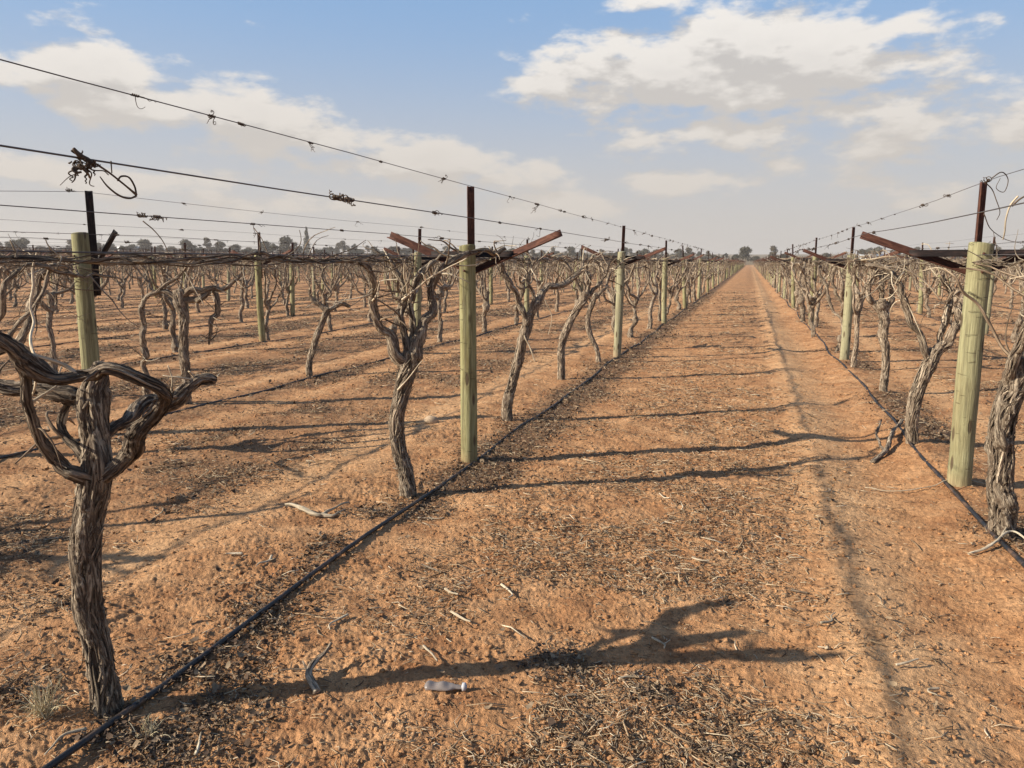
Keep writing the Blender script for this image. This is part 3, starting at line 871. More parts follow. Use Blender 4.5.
hero('leaning grey grapevine just left of the nearest slender green post', 4.83,
     [(409, 500, 0, .054), (407, 478, 0, .046), (399, 448, 0, .046), (396, 420, 0, .045), (402, 392, 0, .050), (408, 370, 0, .056), (412, 352, 0, .050)],
     [[(408, 366, 0, .034), (394, 348, -.03, .028), (378, 326, -.06, .025), (370, 300, -.1, .024), (372, 280, -.15, .023), (366, 264, -.2, .018), (358, 258, -.25, .012)],
      [(410, 356, 0, .030), (404, 335, 0, .024), (400, 312, .02, .022), (404, 288, .03, .02), (396, 268, .04, .018), (384, 256, 0, .014)],
      [(414, 358, .0, .036), (422, 335, .04, .034), (430, 308, .08, .032), (434, 284, .1, .028), (444, 266, .14, .023), (470, 254, .3, .018), (505, 252, .6, .012)],
      [(411, 348, .04, .026), (414, 322, .08, .022), (412, 298, .1, .02), (420, 275, .15, .02), (432, 260, .2, .014)]],
     canes=[[(402, 300, -.05, .008), (425, 282, -.06, .006), (448, 268, -.06, .006), (466, 258, -.08, .004)], [(398, 390, -.05, .007), (410, 376, -.07, .005), (422, 362, -.07, .004)]],
     sides=36, seed=21, nstrip=260, step=.009, rnd=9)

hero('grapevine leaning right with a dangling stub, just behind the slender green post', 7.15,
     [(507, 425, 0, .044), (508, 405, 0, .048), (513, 380, 0, .044), (520, 352, 0, .042), (526, 330, 0, .050), (529, 314, 0, .046)],
     [[(527, 326, 0, .032), (520, 305, -.05, .026), (510, 288, -.1, .024), (504, 270, -.15, .022), (494, 258, -.2, .018), (470, 256, -.4, .013)],
      [(530, 318, 0, .034), (540, 300, .06, .030), (550, 287, .12, .030), (565, 282, .2, .028), (578, 272, .3, .022), (588, 260, .5, .016)],
      [(528, 318, 0, .026), (532, 296, 0, .020), (528, 278, .0, .018), (534, 262, .05, .013)]],
     canes=[[(524, 335, -.05, .010), (531, 350, -.08, .010), (535, 362, -.1, .004)], [(545, 300, -.1, .006), (552, 318, -.1, .005), (548, 335, -.1, .003)]],
     sides=28, seed=33, nstrip=150, step=.013, rnd=10)

hero('grapevine with a forked crown of upright arms, midway between the first two left posts', 9.8,
     [(562, 385, 0, .046), (561, 362, 0, .046), (563, 340, 0, .044), (572, 318, 0, .042), (582, 302, 0, .050), (587, 293, 0, .046)],
     [[(584, 300, 0, .034), (578, 284, 0, .026), (570, 270, -.05, .022), (560, 258, -.1, .016), (545, 255, -.2, .012)],
      [(588, 296, 0, .032), (590, 280, 0, .026), (586, 266, 0, .02), (592, 256, 0, .014)],
      [(588, 296, 0, .032), (598, 286, .1, .024), (606, 274, .2, .02), (612, 260, .3, .015)]],
     sides=22, seed=43, nstrip=80, step=.018, rnd=11)
hero('slim grapevine bending left below its crown, last one before the second left post', 11.45,
     [(599, 366, 0, .038), (597, 350, 0, .034), (590, 334, 0, .034), (588, 318, 0, .034), (592, 304, 0, .036), (596, 294, 0, .034)],
     [[(593, 304, 0, .028), (586, 290, 0, .022), (582, 276, 0, .02), (588, 262, 0, .015)],
      [(596, 298, 0, .026), (606, 286, .1, .022), (612, 272, .2, .018), (624, 260, .4, .014)]],
     sides=20, seed=53, nstrip=60, step=.02, rnd=10)
hero('pale shaggy grapevine cut off by the right edge, beside the thick green post', 4.02,
     [(1004, 548, 0, .068), (1003, 520, 0, .056), (1001, 490, 0, .054), (1002, 460, 0, .058), (1001, 432, 0, .058), (1006, 405, 0, .060), (1016, 380, 0, .062), (1024, 358, 0, .054)],
     [[(1012, 385, -.02, .034), (1008, 365, -.04, .030), (1016, 345, -.06, .026), (1026, 325, -.1, .024), (1040, 300, -.1, .02)],
      [(1022, 365, 0, .042), (1038, 340, 0, .034), (1052, 310, 0, .028), (1060, 275, .05, .024), (1050, 262, .3, .018)]],
     canes=[[(1014, 362, -.02, .012), (1002, 345, 0, .010), (990, 325, .02, .010), (978, 305, .04, .010), (964, 292, .05, .010), (956, 278, .05, .009), (944, 268, .1, .006)],
            [(1030, 300, 0, .009), (1005, 282, .1, .008), (985, 272, .2, .007), (960, 268, .3, .005)],
            [(1024, 280, 0, .007), (1000, 270, .1, .006), (975, 264, .3, .005)]],
     sides=46, seed=63, nstrip=380, step=.007, rnd=9)
hero('pale forked grapevine leaning right, just left of the thick green right post', 6.06,
     [(915, 462, 0, .048), (912, 438, 0, .040), (912, 415, 0, .044), (918, 390, 0, .048), (928, 366, 0, .052), (936, 350, 0, .048)],
     [[(930, 362, 0, .030), (922, 340, 0, .026), (911, 318, .02, .025), (902, 298, .04, .024), (894, 280, .06, .026), (884, 266, .1, .02), (866, 262, .3, .013)],
      [(936, 354, 0, .036), (948, 338, 0, .034), (958, 322, 0, .032), (956, 308, .02, .028), (964, 292, .04, .026), (972, 274, .1, .02)],
      [(938, 350, .05, .026), (944, 325, .06, .022), (950, 300, .08, .02), (942, 278, .1, .018)]],
     canes=[[(940, 300, -.1, .008), (928, 285, -.1, .007), (910, 272, -.1, .006), (885, 266, -.1, .005)], [(958, 280, -.1, .007), (940, 268, -.1, .006), (920, 272, 0, .004)],
            [(905, 298, .0, .006), (915, 320, -.05, .005), (925, 342, -.1, .004)]],
     sides=34, seed=73, nstrip=230, step=.010, rnd=24)
hero('upright knobbly grapevine left of the forked one in the right row', 8.67,
     [(884, 402, 0, .044), (884, 382, 0, .040), (886, 360, 0, .040), (884, 338, 0, .042), (884, 318, 0, .054), (880, 300, 0, .050)],
     [[(880, 312, 0, .036), (872, 300, 0, .032), (868, 284, 0, .030), (874, 270, 0, .024), (862, 260, 0, .018), (848, 258, 0, .012)],
      [(884, 312, 0, .036), (893, 296, 0, .030), (890, 280, 0, .026), (900, 266, 0, .02), (915, 258, .1, .015)],
      [(882, 305, 0, .03), (880, 285, 0, .026), (884, 268, 0, .02)]],
     sides=26, seed=83, nstrip=130, step=.014, rnd=24)
hero('grapevine with twin trunks and flat crossing arms, beyond the looped foreground vine', 8.0,
     [(188, 408, 0, .046), (187, 385, 0, .042), (184, 350, 0, .044), (184, 320, 0, .046), (180, 302, 0, .058), (178, 290, 0, .05)],
     [[(180, 300, 0, .034), (165, 291, 0, .026), (150, 294, 0, .026), (143, 306, 0, .026), (144, 330, 0, .026), (143, 355, 0, .028), (147, 385, 0, .032), (147, 402, 0, .034)],
      [(182, 296, 0, .034), (205, 289, .0, .03), (222, 291, .1, .026), (234, 280, .15, .02), (243, 266, .2, .013)],
      [(146, 297, 0, .022), (165, 286, 0, .018), (180, 276, 0, .016), (188, 264, 0, .014), (200, 256, 0, .01)],
      [(182, 300, 0, .04), (200, 300, 0, .036), (214, 292, .05, .03), (216, 310, .1, .026), (210, 330, .1, .02), (208, 345, .1, .012)]],
     canes=[[(185, 272, -.05, .007), (194, 288, -.05, .006), (204, 305, -.05, .005)]],
     sides=28, seed=93, nstrip=110, step=.014, rnd=9)
hero('short grapevine leaning right with a low knotted head, no crown reaching the wires', 10.2,
     [(308, 380, 0, .046), (310, 362, 0, .040), (315, 342, 0, .038), (322, 322, 0, .038), (328, 308, 0, .044)],
     [[(328, 312, 0, .034), (318, 304, 0, .026), (311, 298, 0, .022), (309, 288, 0, .016)],
      [(328, 310, 0, .036), (340, 304, .05, .034), (350, 306, .1, .026)], [(326, 308, .05, .022), (330, 292, .05, .016), (322, 276, .05, .012), (328, 262, .05, .009)]],
     sides=24, seed=103, nstrip=70, step=.018, rnd=6)
HERO_POS = [(0, 1.27 * H), (0, 3.0 * H), (0, 4.8 * H), (0, 6.35 * H), (0, 7.55 * H), (-1, 3.09 * H), (-1, 4.5 * H), (-1, 6.35 * H), (1, 4.45 * H), (1, 6.0 * H)]
HERO_ROWS = {0: 7.9 * H, -1: 6.9 * H, 1: 6.3 * H}

VSP = 2.28
cand = []
for k in range(-18, 50):
    x = row_x(k) - (0.10 * H if k >= 0 else 0)
    y = {0: 8.75 * H, -1: 7.75 * H, 1: 7.55 * H}.get(k, -4.0 + 1.3 * ((k * 0.37) % 1))
    while y < ROW_END:
        cand.append((k, x + random.gauss(0, .07), y + random.uniform(-.22, .22))); y += VSP
for y in (1.35 * H, 2.9 * H, -0.2 * H): cand.append((1, row_x(1) - .15, y))
near_shadow = []
vis = []
for k, x, y in cand:
    f = -x * sy + y * cy
    if f < 0.8: continue
    px, _, d = proj(x, y, 1.0)
    ppm = FPX / d
    if px > -3.6 * ppm - 4 and px < 1024 + 1.2 * ppm and (px > -1.1 * ppm - 4 or f < 14):
        vis.append((float(f), k, x, y))
vis.sort()
VI, VF = vis[:288], vis[288:]
rowcount = {0: 5, -1: 3, 1: 2}
mats = None
print('vines individually', len(VI), 'far', len(VF), 'last dist', VI[-1][0])
cnt = 0
for f, k, x, y in sorted(VI, key=lambda a: (a[1], a[3])):
    n = rowcount.get(k, 0) + 1; rowcount[k] = n
    vi = random.randrange(NV); zb = float(macro(x, y))
    s = random.uniform(.95, 1.03)
    rz = random.choice([0, math.pi]) + random.gauss(0, .12)
    if f < 34:
        r = place('grapevine', vine_var[vi], (x, y, zb - .01), rz, (s * random.choice([1, -1]) * random.uniform(.85, 1.1), s * random.uniform(.9, 1.1), random.uniform(.95, 1.03)))
        r.rotation_euler[0] = random.gauss(0, .04); r.rotation_euler[1] = random.gauss(0, .03)
    else:
        r = link('grapevine', random.choice(vine_mid)[0][1]); r.location = (x, y, zb - .01); r.rotation_euler = (0, 0, rz); r.scale = (s, s, 1.0)
    tag(r, 'bare gnarled grapevine, %s vine in %s' % (ordn(n), rowname(k)), 'grapevine', 'bare grapevines along the trellis rows')

# the remaining, distant vines: one mass
def far_vines():
    src = []
    for i in range(6):
        random.seed(900 + i)
        mb = MB(); hf = random.uniform(.8, 1.05); lx, ly = random.gauss(0, .06), random.gauss(0, .14)
        tube(mb, [(0, 0, -.1), (lx * .3 + .02, ly * .4, hf * .5), (lx, ly, hf)], [.05, .042, .045], 4, 4, cap=False)
        for j in range(4):
            sg = 1 if j % 2 else -1; xo = random.uniform(-.4, .4); yo = sg * random.uniform(.2, .5)
            tube(mb, [(lx, ly, hf), (lx + xo * .7, ly + yo * .7, 1.25), (lx + xo, ly + yo, 1.5), (lx + xo, ly + yo + sg * .75, 1.5 + random.gauss(0, .04))], [.03, .026, .022, .012], 3, 5, cap=False)
        for j in range(46):
            p = np.array([random.uniform(-.45, .45), random.uniform(-1.1, 1.1), random.uniform(1.2, 1.6)])
            tube(mb, [p, p + np.array([random.gauss(0, .2), random.gauss(0, .25), random.gauss(0.0, .12)])], [.010, .007], 3, 2, cap=False)
        src.append((np.concatenate(mb.v), np.concatenate(mb.q), np.concatenate(mb.bk)))
    out = MB(); rr = np.random.default_rng(3)
    for f, k, x, y in VF:
        v, q, b = src[rr.integers(6)]
        a = rr.choice([0, np.pi]) + rr.normal(0, .1); ca, sa = math.cos(a), math.sin(a)
        w = np.stack([v[:, 0] * ca - v[:, 1] * sa + x, v[:, 0] * sa + v[:, 1] * ca + y, v[:, 2] * rr.uniform(.97, 1.05) + float(macro(x, y))], 1)
        out.add(w, q, None, b + rr.uniform(0, 9), rr.uniform(.3, .8))
    tag(out.build('distant_vines', M_cane), 'mass of bare vines filling the far rows up to the horizon', 'vineyard', None, 'stuff')
far_vines()

# ------------------------------------------------------------------ wires and drip lines
def wire(name, label, x, z, y0, y1, r=0.002, mat=None, cat='wire', group=None, posts_y0=None, sag=0.02, anchor=None, sides=4):
    mb = MB(); pts = []
    y = y0
    yp = (posts_y0 if posts_y0 is not None else 5.0) % PSP
    while y < y1:
        ph = ((y - yp) % PSP) / PSP
        s = sag * 4 * ph * (1 - ph)
        pts.append((x + 0.01 * math.sin(y * 1.7 + z), y, float(macro(x, y)) + z - s)); 
        y += 0.85 if y < 40 else 6.83 / 2
    rr = [r if p[1] < 25 else r * min(2.2, 1 + (p[1] - 25) / 80) for p in pts]
    c = np.array(pts); n = len(c)
    th = np.linspace(0, 2 * np.pi, sides, endpoint=False)
    v = np.stack([c[:, None, 0] + np.cos(th) * np.array(rr)[:, None], np.repeat(c[:, 1:2], sides, 1), c[:, None, 2] + np.sin(th) * np.array(rr)[:, None]], -1).reshape(-1, 3)
    i = np.arange(n - 1)[:, None] * sides; j = np.arange(sides)[None, :]; jn = (j + 1) % sides
    q = np.stack([i + j, i + jn, i + sides + jn, i + sides + j], -1).reshape(-1, 4)
    mb.add(v, q)
    return tag(mb.build(name, mat or M_wire), label, cat, group)

for k in range(-12, 42):
    x = row_x(k); rn = rowname(k)
    y0 = -4.0
    if k >= 3: y0 = max(-4.0, -x / math.tan(math.radians(53)) * 0.9 - 6) if x < 0 else y0
    if k < -1: y0 = max(-4.0, x / math.tan(math.radians(20)) - 12)
    py0 = {0: 3.56 * H, -1: 3.74 * H, 1: 3.49 * H}.get(k, 5.2)
    rad = 0.0020 if k in (0, -1) else 0.0018
    zt = {0: 1.366, -1: 1.335, 1: 1.345}.get(k, 1.355) * H
    if k == 1:
        wire('trellis_wire', 'top wire of the second row left of the lane, running on beyond the black picket', x + .07, 1.385 * H, 3.49 * H, ROW_END, rad, M_wirep, 'wire', 'wires strung along the trellis', py0)
        mb = MB()
        a = np.array([x + .07, 3.49 * H, 1.385 * H]); b = np.array([x + .1, 0.6 * H, 1.19 * H])
        tube(mb, [a, (a + b) / 2 - np.array([0, 0, .02]), b], [.002, .002, .002], 4, 12)
        tag(mb.build('trellis_wire', M_wirep), 'slack grey wire drooping down to the left from the black picket top', 'wire')
    else:
        wire('trellis_wire', 'topmost wire on the pickets of %s' % rn, x, zt, y0, ROW_END, rad, M_wire, 'wire', 'wires strung along the trellis', py0, 0.004 if k == 0 else .02)
    for sg, wd in ((-1, 'left'), (1, 'right')):
        if k == -1: off, zz = .46, 1.122
        else: off, zz = .45, 1.142
        wire('trellis_wire', 'foliage wire on the %s arm tips of %s' % (wd, rn), x + sg * off * H, zz * H, y0, ROW_END, rad, M_wire, 'wire', 'wires strung along the trellis', py0, 0.006 if k == 0 else .025)
    if -6 < k < 16:
        wire('trellis_wire', 'cordon wire at arm height in %s' % rn, x - .03, 1.03 * H, y0, ROW_END, 0.0025, M_wire, 'wire', 'wires strung along the trellis', py0, .015)
    if -4 < k < 7:
        mb = MB(); xd = x + (.04 if k >= 0 else -.07); pts = []; y = max(y0, -1 if k in (0, -1) else y0)
        while y < 130:
            xx = xd + .028 * math.sin(y * .9 + k) + .012 * math.sin(y * 2.7)
            if k == 0 and y < 6: xx = x + .045 + .008 * math.sin(y * 1.3)
            if k == 1 and 5.5 < y < 9.5: xx -= 0.10
            pts.append((xx, y, float(height(np.array([xx]), np.array([y]), 0.0)[0]) + (.016 if y < 4.6 else .006) + .012 * (noise2(y * 1.9, k) - .5))); y += .35 if y < 25 else 2.0
        c = np.array(pts); c[1:-1, 2] = (c[:-2, 2] + c[1:-1, 2] + c[2:, 2]) / 3
        tube(mb, c, [.0112] * len(c), 10, len(c) * 2)
        tag(mb.build('drip_line', M_poly), 'black poly drip hose on the soil along %s' % rn, 'drip hose', 'irrigation hoses laid along the rows')

for k, ya, yb, zc in ((0, -2.0, 4.4, 1.008), (0, 5.6, 24, 1.02), (1, 0, 30, 1.02), (2, 3, 34, 1.02), (3, 5, 36, 1.02), (-1, 2.0, 22, 1.0), (-2, 6, 34, 1.02)):
    mb = MB(); rr = np.random.default_rng(60 + k)
    n = int((yb - ya) / .12)
    for j in range(4):
        y = np.linspace(ya, yb, n); ph = rr.uniform(0, 6.28); w = 4.0 + j
        a = y * w + ph; r_ = .004 + .026 * noise2(y * 2.3, y * 0 + j, 5 + j) ** 1.5
        xx = row_x(k) - .03 + (-.1 if k >= 0 else 0) * 0 + np.cos(a) * r_
        zz = zc * H + np.sin(a) * r_ + .02 * (noise2(y * .7, y * 0, 9 + k) - .5) + macro(xx, y)
        keep = noise2(y * .6, y * 0 + j * 3.3, 90 + j) 
        tube(mb, np.stack([xx, y, zz], 1), .0012 + .0048 * keep ** 1.5, 5, n * 3, .5, j, .02, .3, knots=.6)
    for j in range(int((yb - ya) * 9)):
        y = rr.uniform(ya, yb); p = np.array([row_x(k) - .03, y, zc * H + float(macro(row_x(k), y))])
        d = np.array([rr.normal(0, .4), rr.normal(0, 1), rr.normal(.0, .35)]); random.seed(j)
        pp = cane_path(p, d, rr.uniform(.05, .28), .6, .02)
        tube(mb, pp, np.linspace(.0035, .0015, len(pp)), 4, 9, 0, j, .01, .4, cap=False)
    tag(mb.build('cane_bundle', M_barkd), 'old brown canes wound along the cordon wire, %s of %s' % ('near end' if (k, ya) == (0, -2.0) else 'stretch', rowname(k)), 'old canes', 'old canes wound on the cordon wires', 'stuff')

# ------------------------------------------------------------------ tendrils and bits left on the wires
def curl_path(p, L, seed, drop=1.0):
    rr = np.random.default_rng(seed)
    d = np.array([rr.normal(0, .5), rr.normal(0, 1), -drop * rr.uniform(.1, 1)]); d /= np.linalg.norm(d)
    ax = rr.normal(0, 1, 3); ax /= np.linalg.norm(ax); out = [np.array(p, float)]; k = rr.uniform(1.5, 6)
    n = 12
    for i in range(n):
        a = k * (i / n) * 0.5
        d = d * math.cos(a) + np.cross(ax, d) * math.sin(a) + ax * np.dot(ax, d) * (1 - math.cos(a)); d /= np.linalg.norm(d)
        out.append(out[-1] + d * L / n)
    return out
def tendril_mesh(seed, n=4, L=.09, r=.0019):
    mb = MB(); rr = np.random.default_rng(seed)
    for i in range(n):
        tube(mb, curl_path((0, rr.uniform(-.03, .03), 0), L * rr.uniform(.4, 1.3), seed * 7 + i), np.linspace(r, r * .5, 13), 5, 20)
    # the wrapped collar round the wire
    a = np.linspace(0, 2 * np.pi * 4, 40); ln = rr.uniform(.03, .08)
    tube(mb, np.stack([np.cos(a) * .0042, np.linspace(-ln / 2, ln / 2, 40), np.sin(a) * .0042], 1), [.0022] * 40, 5, 70)
    return mb.mesh('dried_tendril', M_tend)
tv = [tendril_mesh(i, [1, 2, 3, 5, 2, 4, 1][i], [.04, .07, .10, .09, .16, .07, .03][i]) for i in range(7)]
def on_wire(k, which, y):
    x = row_x(k); py0 = {0: 3.56 * H, -1: 3.74 * H, 1: 3.49 * H}.get(k, 5.2)
    if which == 'top': xx, z, sag = x, {0: 1.366, -1: 1.335, 1: 1.385}.get(k, 1.355) * H, (.004 if k == 0 else .02)
    else:
        off, zz = (.46, 1.122) if k == -1 else (.45, 1.142)
        xx, z, sag = x + (off if which == 'right' else -off) * H, zz * H, (.006 if k == 0 else .025)
    if k == 1 and which == 'top': xx += .07; sag = .02
    ph = ((y - py0 % PSP) % PSP) / PSP
    return (xx, y, float(macro(xx, y)) + z - sag * 4 * ph * (1 - ph))
def y_at(px, x):     # where along a row line at x the view column px meets it
    t = (px - 512.0) / (FPX * cp + 60 * sp)
    return x * (cy + t * sy) / (t * cy - sy)
rt = random.Random(77)
tn = {}
def put_tendril(k, which, y, v, s=1.0, label=None):
    o = link('dried_tendril', tv[v]); o.location = on_wire(k, which, y); o.rotation_euler = (0, rt.uniform(-.6, .6), rt.choice([0, math.pi]) + rt.gauss(0, .1))
    o.scale = (s,) * 3
    key = (k, which); tn[key] = tn.get(key, 0) + 1
    wn = {'top': 'topmost wire', 'right': 'right arm wire', 'left': 'left arm wire'}[which]
    tag(o, label or 'dried tendril, %s along the %s of %s' % (ordn(tn[key]), wn, rowname(k)), 'tendril', 'dried tendrils clinging to the wires')
xA = row_x(0)
for px, v, s in ((152, 1, .8), (224, 3, .9), (252, 6, 1), (318, 4, .8), (385, 0, 1), (446, 3, 1.2), (510, 1, 1), (560, 2, 1.3)):
    put_tendril(0, 'top', y_at(px, xA), v, s)
for px, v, s in ((342, 3, 1.4), (352, 5, 1.3), (436, 2, 1.1), (500, 0, 1), (540, 1, 1)):
    put_tendril(0, 'right', y_at(px, xA + .45 * H), v, s)
for px, v, s in ((150, 3, 1.2), (165, 5, 1.4), (258, 1, 1), (345, 0, 1.2), (400, 2, 1)):
    put_tendril(0, 'left', y_at(px, xA - .45 * H), v, s)
for k in (0, -1, 1, 2, 3):
    for which in ('top', 'right', 'left'):
        y = 6.0 if k in (0,) else 4.0
        while y < (34 if k in (0, -1) else 26):
            y += rt.uniform(.5, 1.5) * (1 if k in (0, -1) else 1.6)
            put_tendril(k, which, y, rt.randrange(7), rt.uniform(.7, 1.5) * (1 + y / 40))
# the big dark knot of old wood caught on the near wire
def knot():
    px = 97; x = xA + .45 * H; y = y_at(px, x); p = np.array(on_wire(0, 'right', y))
    r = empty('cane_knot', p); tag(r, 'dark knot of old cane and tendrils caught on the near wire against the sky', 'cane knot')
    mb = MB(); rr = np.random.default_rng(8)
    for i in range(26):
        c = curl_path(rr.normal(0, .012, 3) + [0, rr.uniform(-.02, .03), -.012], rr.uniform(.03, .085), 300 + i, .8)
        tube(mb, c, np.linspace(rr.uniform(.0014, .004), .0014, 13), 6, 24, .3, i)
    tube(mb, [(0, -.03, .022), (0, -.012, .006), (0, .02, -.006), (0, .04, -.02)], [.004, .007, .008, .004], 9, 26, .5, 4)
    mb.build('old_wood', M_tend, r)
    r.scale = (.72, .72, .72)
    mb = MB()
    tube(mb, [(0, .03, -.005), (0, .09, -.03), (0, .15, -.062), (0, .19, -.085)], [.0035, .003, .003, .0045], 6, 24, 0, 2)
    tube(mb, [(0, .19, -.085), (0, .185, -.06), (0, .165, -.036), (0, .135, -.036), (0, .12, -.05)], [.0028] * 5, 6, 30)
    tube(mb, [(0, .19, -.088), (0, .16, -.098), (0, .12, -.092), (0, .08, -.07), (0, .055, -.045)], [.003, .003, .003, .0025, .0015], 6, 30)
    tube(mb, [(0, -.01, -.04), (0, -.05, -.055), (0, -.085, -.082)], [.0015, .0012, .0008], 5, 14)
    tube(mb, [(0, .10, 0.004), (0, .10, -.03)], [.0022, .0018], 5, 6)
    mb.build('curled_shoot', M_tend, r)
knot()
# hanging dead shoots by the right post
def hang(label, px, py, f, pts, r0, mat):
    base = P(px, py, f); mb = MB()
    tube(mb, [P(a, b, f + d) - base for a, b, d in pts], np.linspace(r0, r0 * .5, len(pts)), 6, 40, .2, int(px), .006)
    o = mb.build('hanging_shoot', mat); o.location = base; tag(o, label, 'dead shoot', 'dead shoots hanging from the right row wires')
hang('pale dangling shoot of dead vine near the right edge against the sky', 1008, 200, 4.6, [(1018, 196, 0), (1010, 206, .02), (1006, 218, 0), (1005, 232, 0), (1003, 240, .02)], .006, M_pale)
hang('thin dark shoot curving down from the upper wire right of the rusty picket', 985, 180, 4.7, [(985, 182, 0), (992, 190, .1), (996, 200, .1), (1000, 212, .1), (997, 220, .1)], .0035, M_tend)
hang('slack dark shoot arching from the rusty picket towards the right edge', 984, 215, 4.8, [(984, 214, 0), (990, 228, .05), (1002, 238, .1), (1016, 242, .1), (1030, 243, .1)], .003, M_tend)
hang('curled dark shoot hanging highest beside the right edge', 1000, 170, 4.5, [(992, 178, 0), (1002, 172, 0), (1008, 180, .05), (1004, 192, .05), (996, 188, .05), (1000, 178, .02)], .0032, M_tend)
hang('bent black spur poking from the near right wire at the frame edge', 1020, 200, 4.4, [(1012, 206, 0), (1020, 199, 0), (1028, 196, .02), (1034, 205, .02)], .006, M_tend)
# long bare cane rising from the second row to the wire
def cane_up(label, f, pts, r0):
    base = P(pts[0][0], pts[0][1], f); mb = MB()
    tube(mb, [P(a, b, f) - base for a, b in pts], np.linspace(r0, r0 * .5, len(pts)), 6, 36, .2, int(pts[0][0]), .01)
    o = mb.build('loose_cane', M_cane); o.location = base; tag(o, label, 'cane', 'loose canes caught on the wires')
cane_up('long grey cane slanting from the left arm wire down to the twin trunk vine', 7.4, [(143, 221), (152, 229), (162, 240), (170, 256), (176, 262)], .006)
cane_up('thin cane hanging between wires above the short leaning vine', 8.2, [(254, 228), (262, 240), (267, 252), (272, 262)], .005)

# ------------------------------------------------------------------ single sticks and things lying on the ground
def ground_obj(name, label, cat, px, py, paths, mat, group=None, lift=.006):
    g = G(px, py); z0 = gz(g[0], g[1]); r = np.array([g[0], g[1], z0 + lift]); mb = MB()
    for i, (pts, r0, r1) in enumerate(paths):
        w = []
        for a, b, h in pts:
            q = G(a, b); w.append(np.array([q[0], q[1], gz(q[0], q[1]) + lift + h]) - r)
        tube(mb, w, np.linspace(r0, r1, len(w)), 9, 60, .8, int(px) + i, .022, knots=.8)
    o = mb.build(name, mat); o.location = r
    return tag(o, label, cat, group)
gs = 'fallen sticks lying on the soil'
ground_obj('fallen_stick', 'forked grey twig standing up off the soil in the lane foreground', 'stick', 312, 690, [([(318, 692, 0), (311, 682, .02), (316, 674, .035), (325, 668, .055), (332, 664, .085)], .015, .005), ([(314, 684, .01), (306, 678, .03), (302, 674, .04)], .006, .003)], M_bark, gs)
ground_obj('fallen_stick', 'pale forked dead branch lying left of the hose beyond the foreground vine', 'stick', 305, 515, [([(286, 511, .01), (298, 514, .02), (310, 519, .015), (322, 520, .01), (333, 513, .02), (350, 508, .02)], .008, .005), ([(322, 520, .01), (336, 520, .01), (346, 514, .015)], .005, .003)], M_pale, gs)
ground_obj('fallen_stick', 'long pale cane on the soil at the foot of the thick green post', 'stick', 920, 492, [([(865, 490, .01), (900, 493, .01), (935, 491, .012), (965, 488, .02), (990, 492, .01)], .0035, .002)], M_pale, gs)
ground_obj('fallen_stick', 'bleached forked cane across the hose beside the right edge', 'stick', 985, 555, [([(968, 560, .01), (985, 556, .012), (1000, 550, .03), (1012, 546, .05), (1028, 556, .03)], .006, .004), ([(1000, 550, .03), (1006, 541, .05), (1014, 536, .06)], .004, .002)], M_pale, gs)
ground_obj('fallen_stick', 'dark rough branch stub lying beside the hose in the right row', 'stick', 885, 455, [([(872, 462, 0), (884, 456, .03), (892, 444, .06), (900, 436, .05)], .020, .012), ([(884, 456, .03), (876, 446, .07), (880, 436, .1)], .012, .005)], M_barkd, gs)
for (px, py, dx, dy, lab) in ((452, 594, 14, 9, 'short pale stick in the middle of the lane litter'), (460, 618, 18, 10, 'straight pale stick just below a shorter one in the lane'), (430, 655, 12, 18, 'curved pale stick above the crushed bottle'),
                              (905, 672, 20, -6, 'small pale stick on bare sand in the lower right'), (700, 560, 16, 4, 'thin grey stick on the lane centre'), (200, 745, 8, -22, 'forked pale stick near the bottom left below the vine')):
    ground_obj('fallen_stick', lab, 'stick', px, py, [([(px - dx / 2, py - dy / 2, .008), (px, py + 1.5, .012), (px + dx / 2, py + dy / 2, .008)], .0045, .003)], M_pale, gs)
for i in range(26):
    rr2 = random.Random(400 + i); px = rr2.uniform(20, 1000); py = rr2.uniform(470, 755); g = G(px, py); a = rr2.uniform(0, 6.28); L = rr2.uniform(.05, .16)
    z0 = gz(g[0], g[1]); mb = MB()
    pts = [np.array([math.cos(a) * L * t + .02 * math.sin(5 * t + i), math.sin(a) * L * t, .008 + .012 * abs(t)]) for t in (-.5, -.15, .2, .5)]
    for p_ in pts: p_[2] += gz(g[0] + p_[0], g[1] + p_[1]) - z0
    tube(mb, pts, np.linspace(rr2.uniform(.003, .007), .002, 4), 7, 18, .3, i)
    if i % 3 == 0: tube(mb, [pts[1], pts[1] + np.array([-math.sin(a) * .03, math.cos(a) * .03, .012])], [.003, .0018], 5, 5)
    o = mb.build('fallen_stick', M_pale if i % 2 else M_bark); o.location = (g[0], g[1], z0)
    side = 'left' if px < 340 else ('right' if px > 680 else 'middle'); dep = 'nearest the bottom edge' if py > 660 else ('halfway down' if py > 560 else 'further up the ground')
    tag(o, 'small bleached stick lying on the red soil among the litter', 'stick', 'small sticks among the litter')

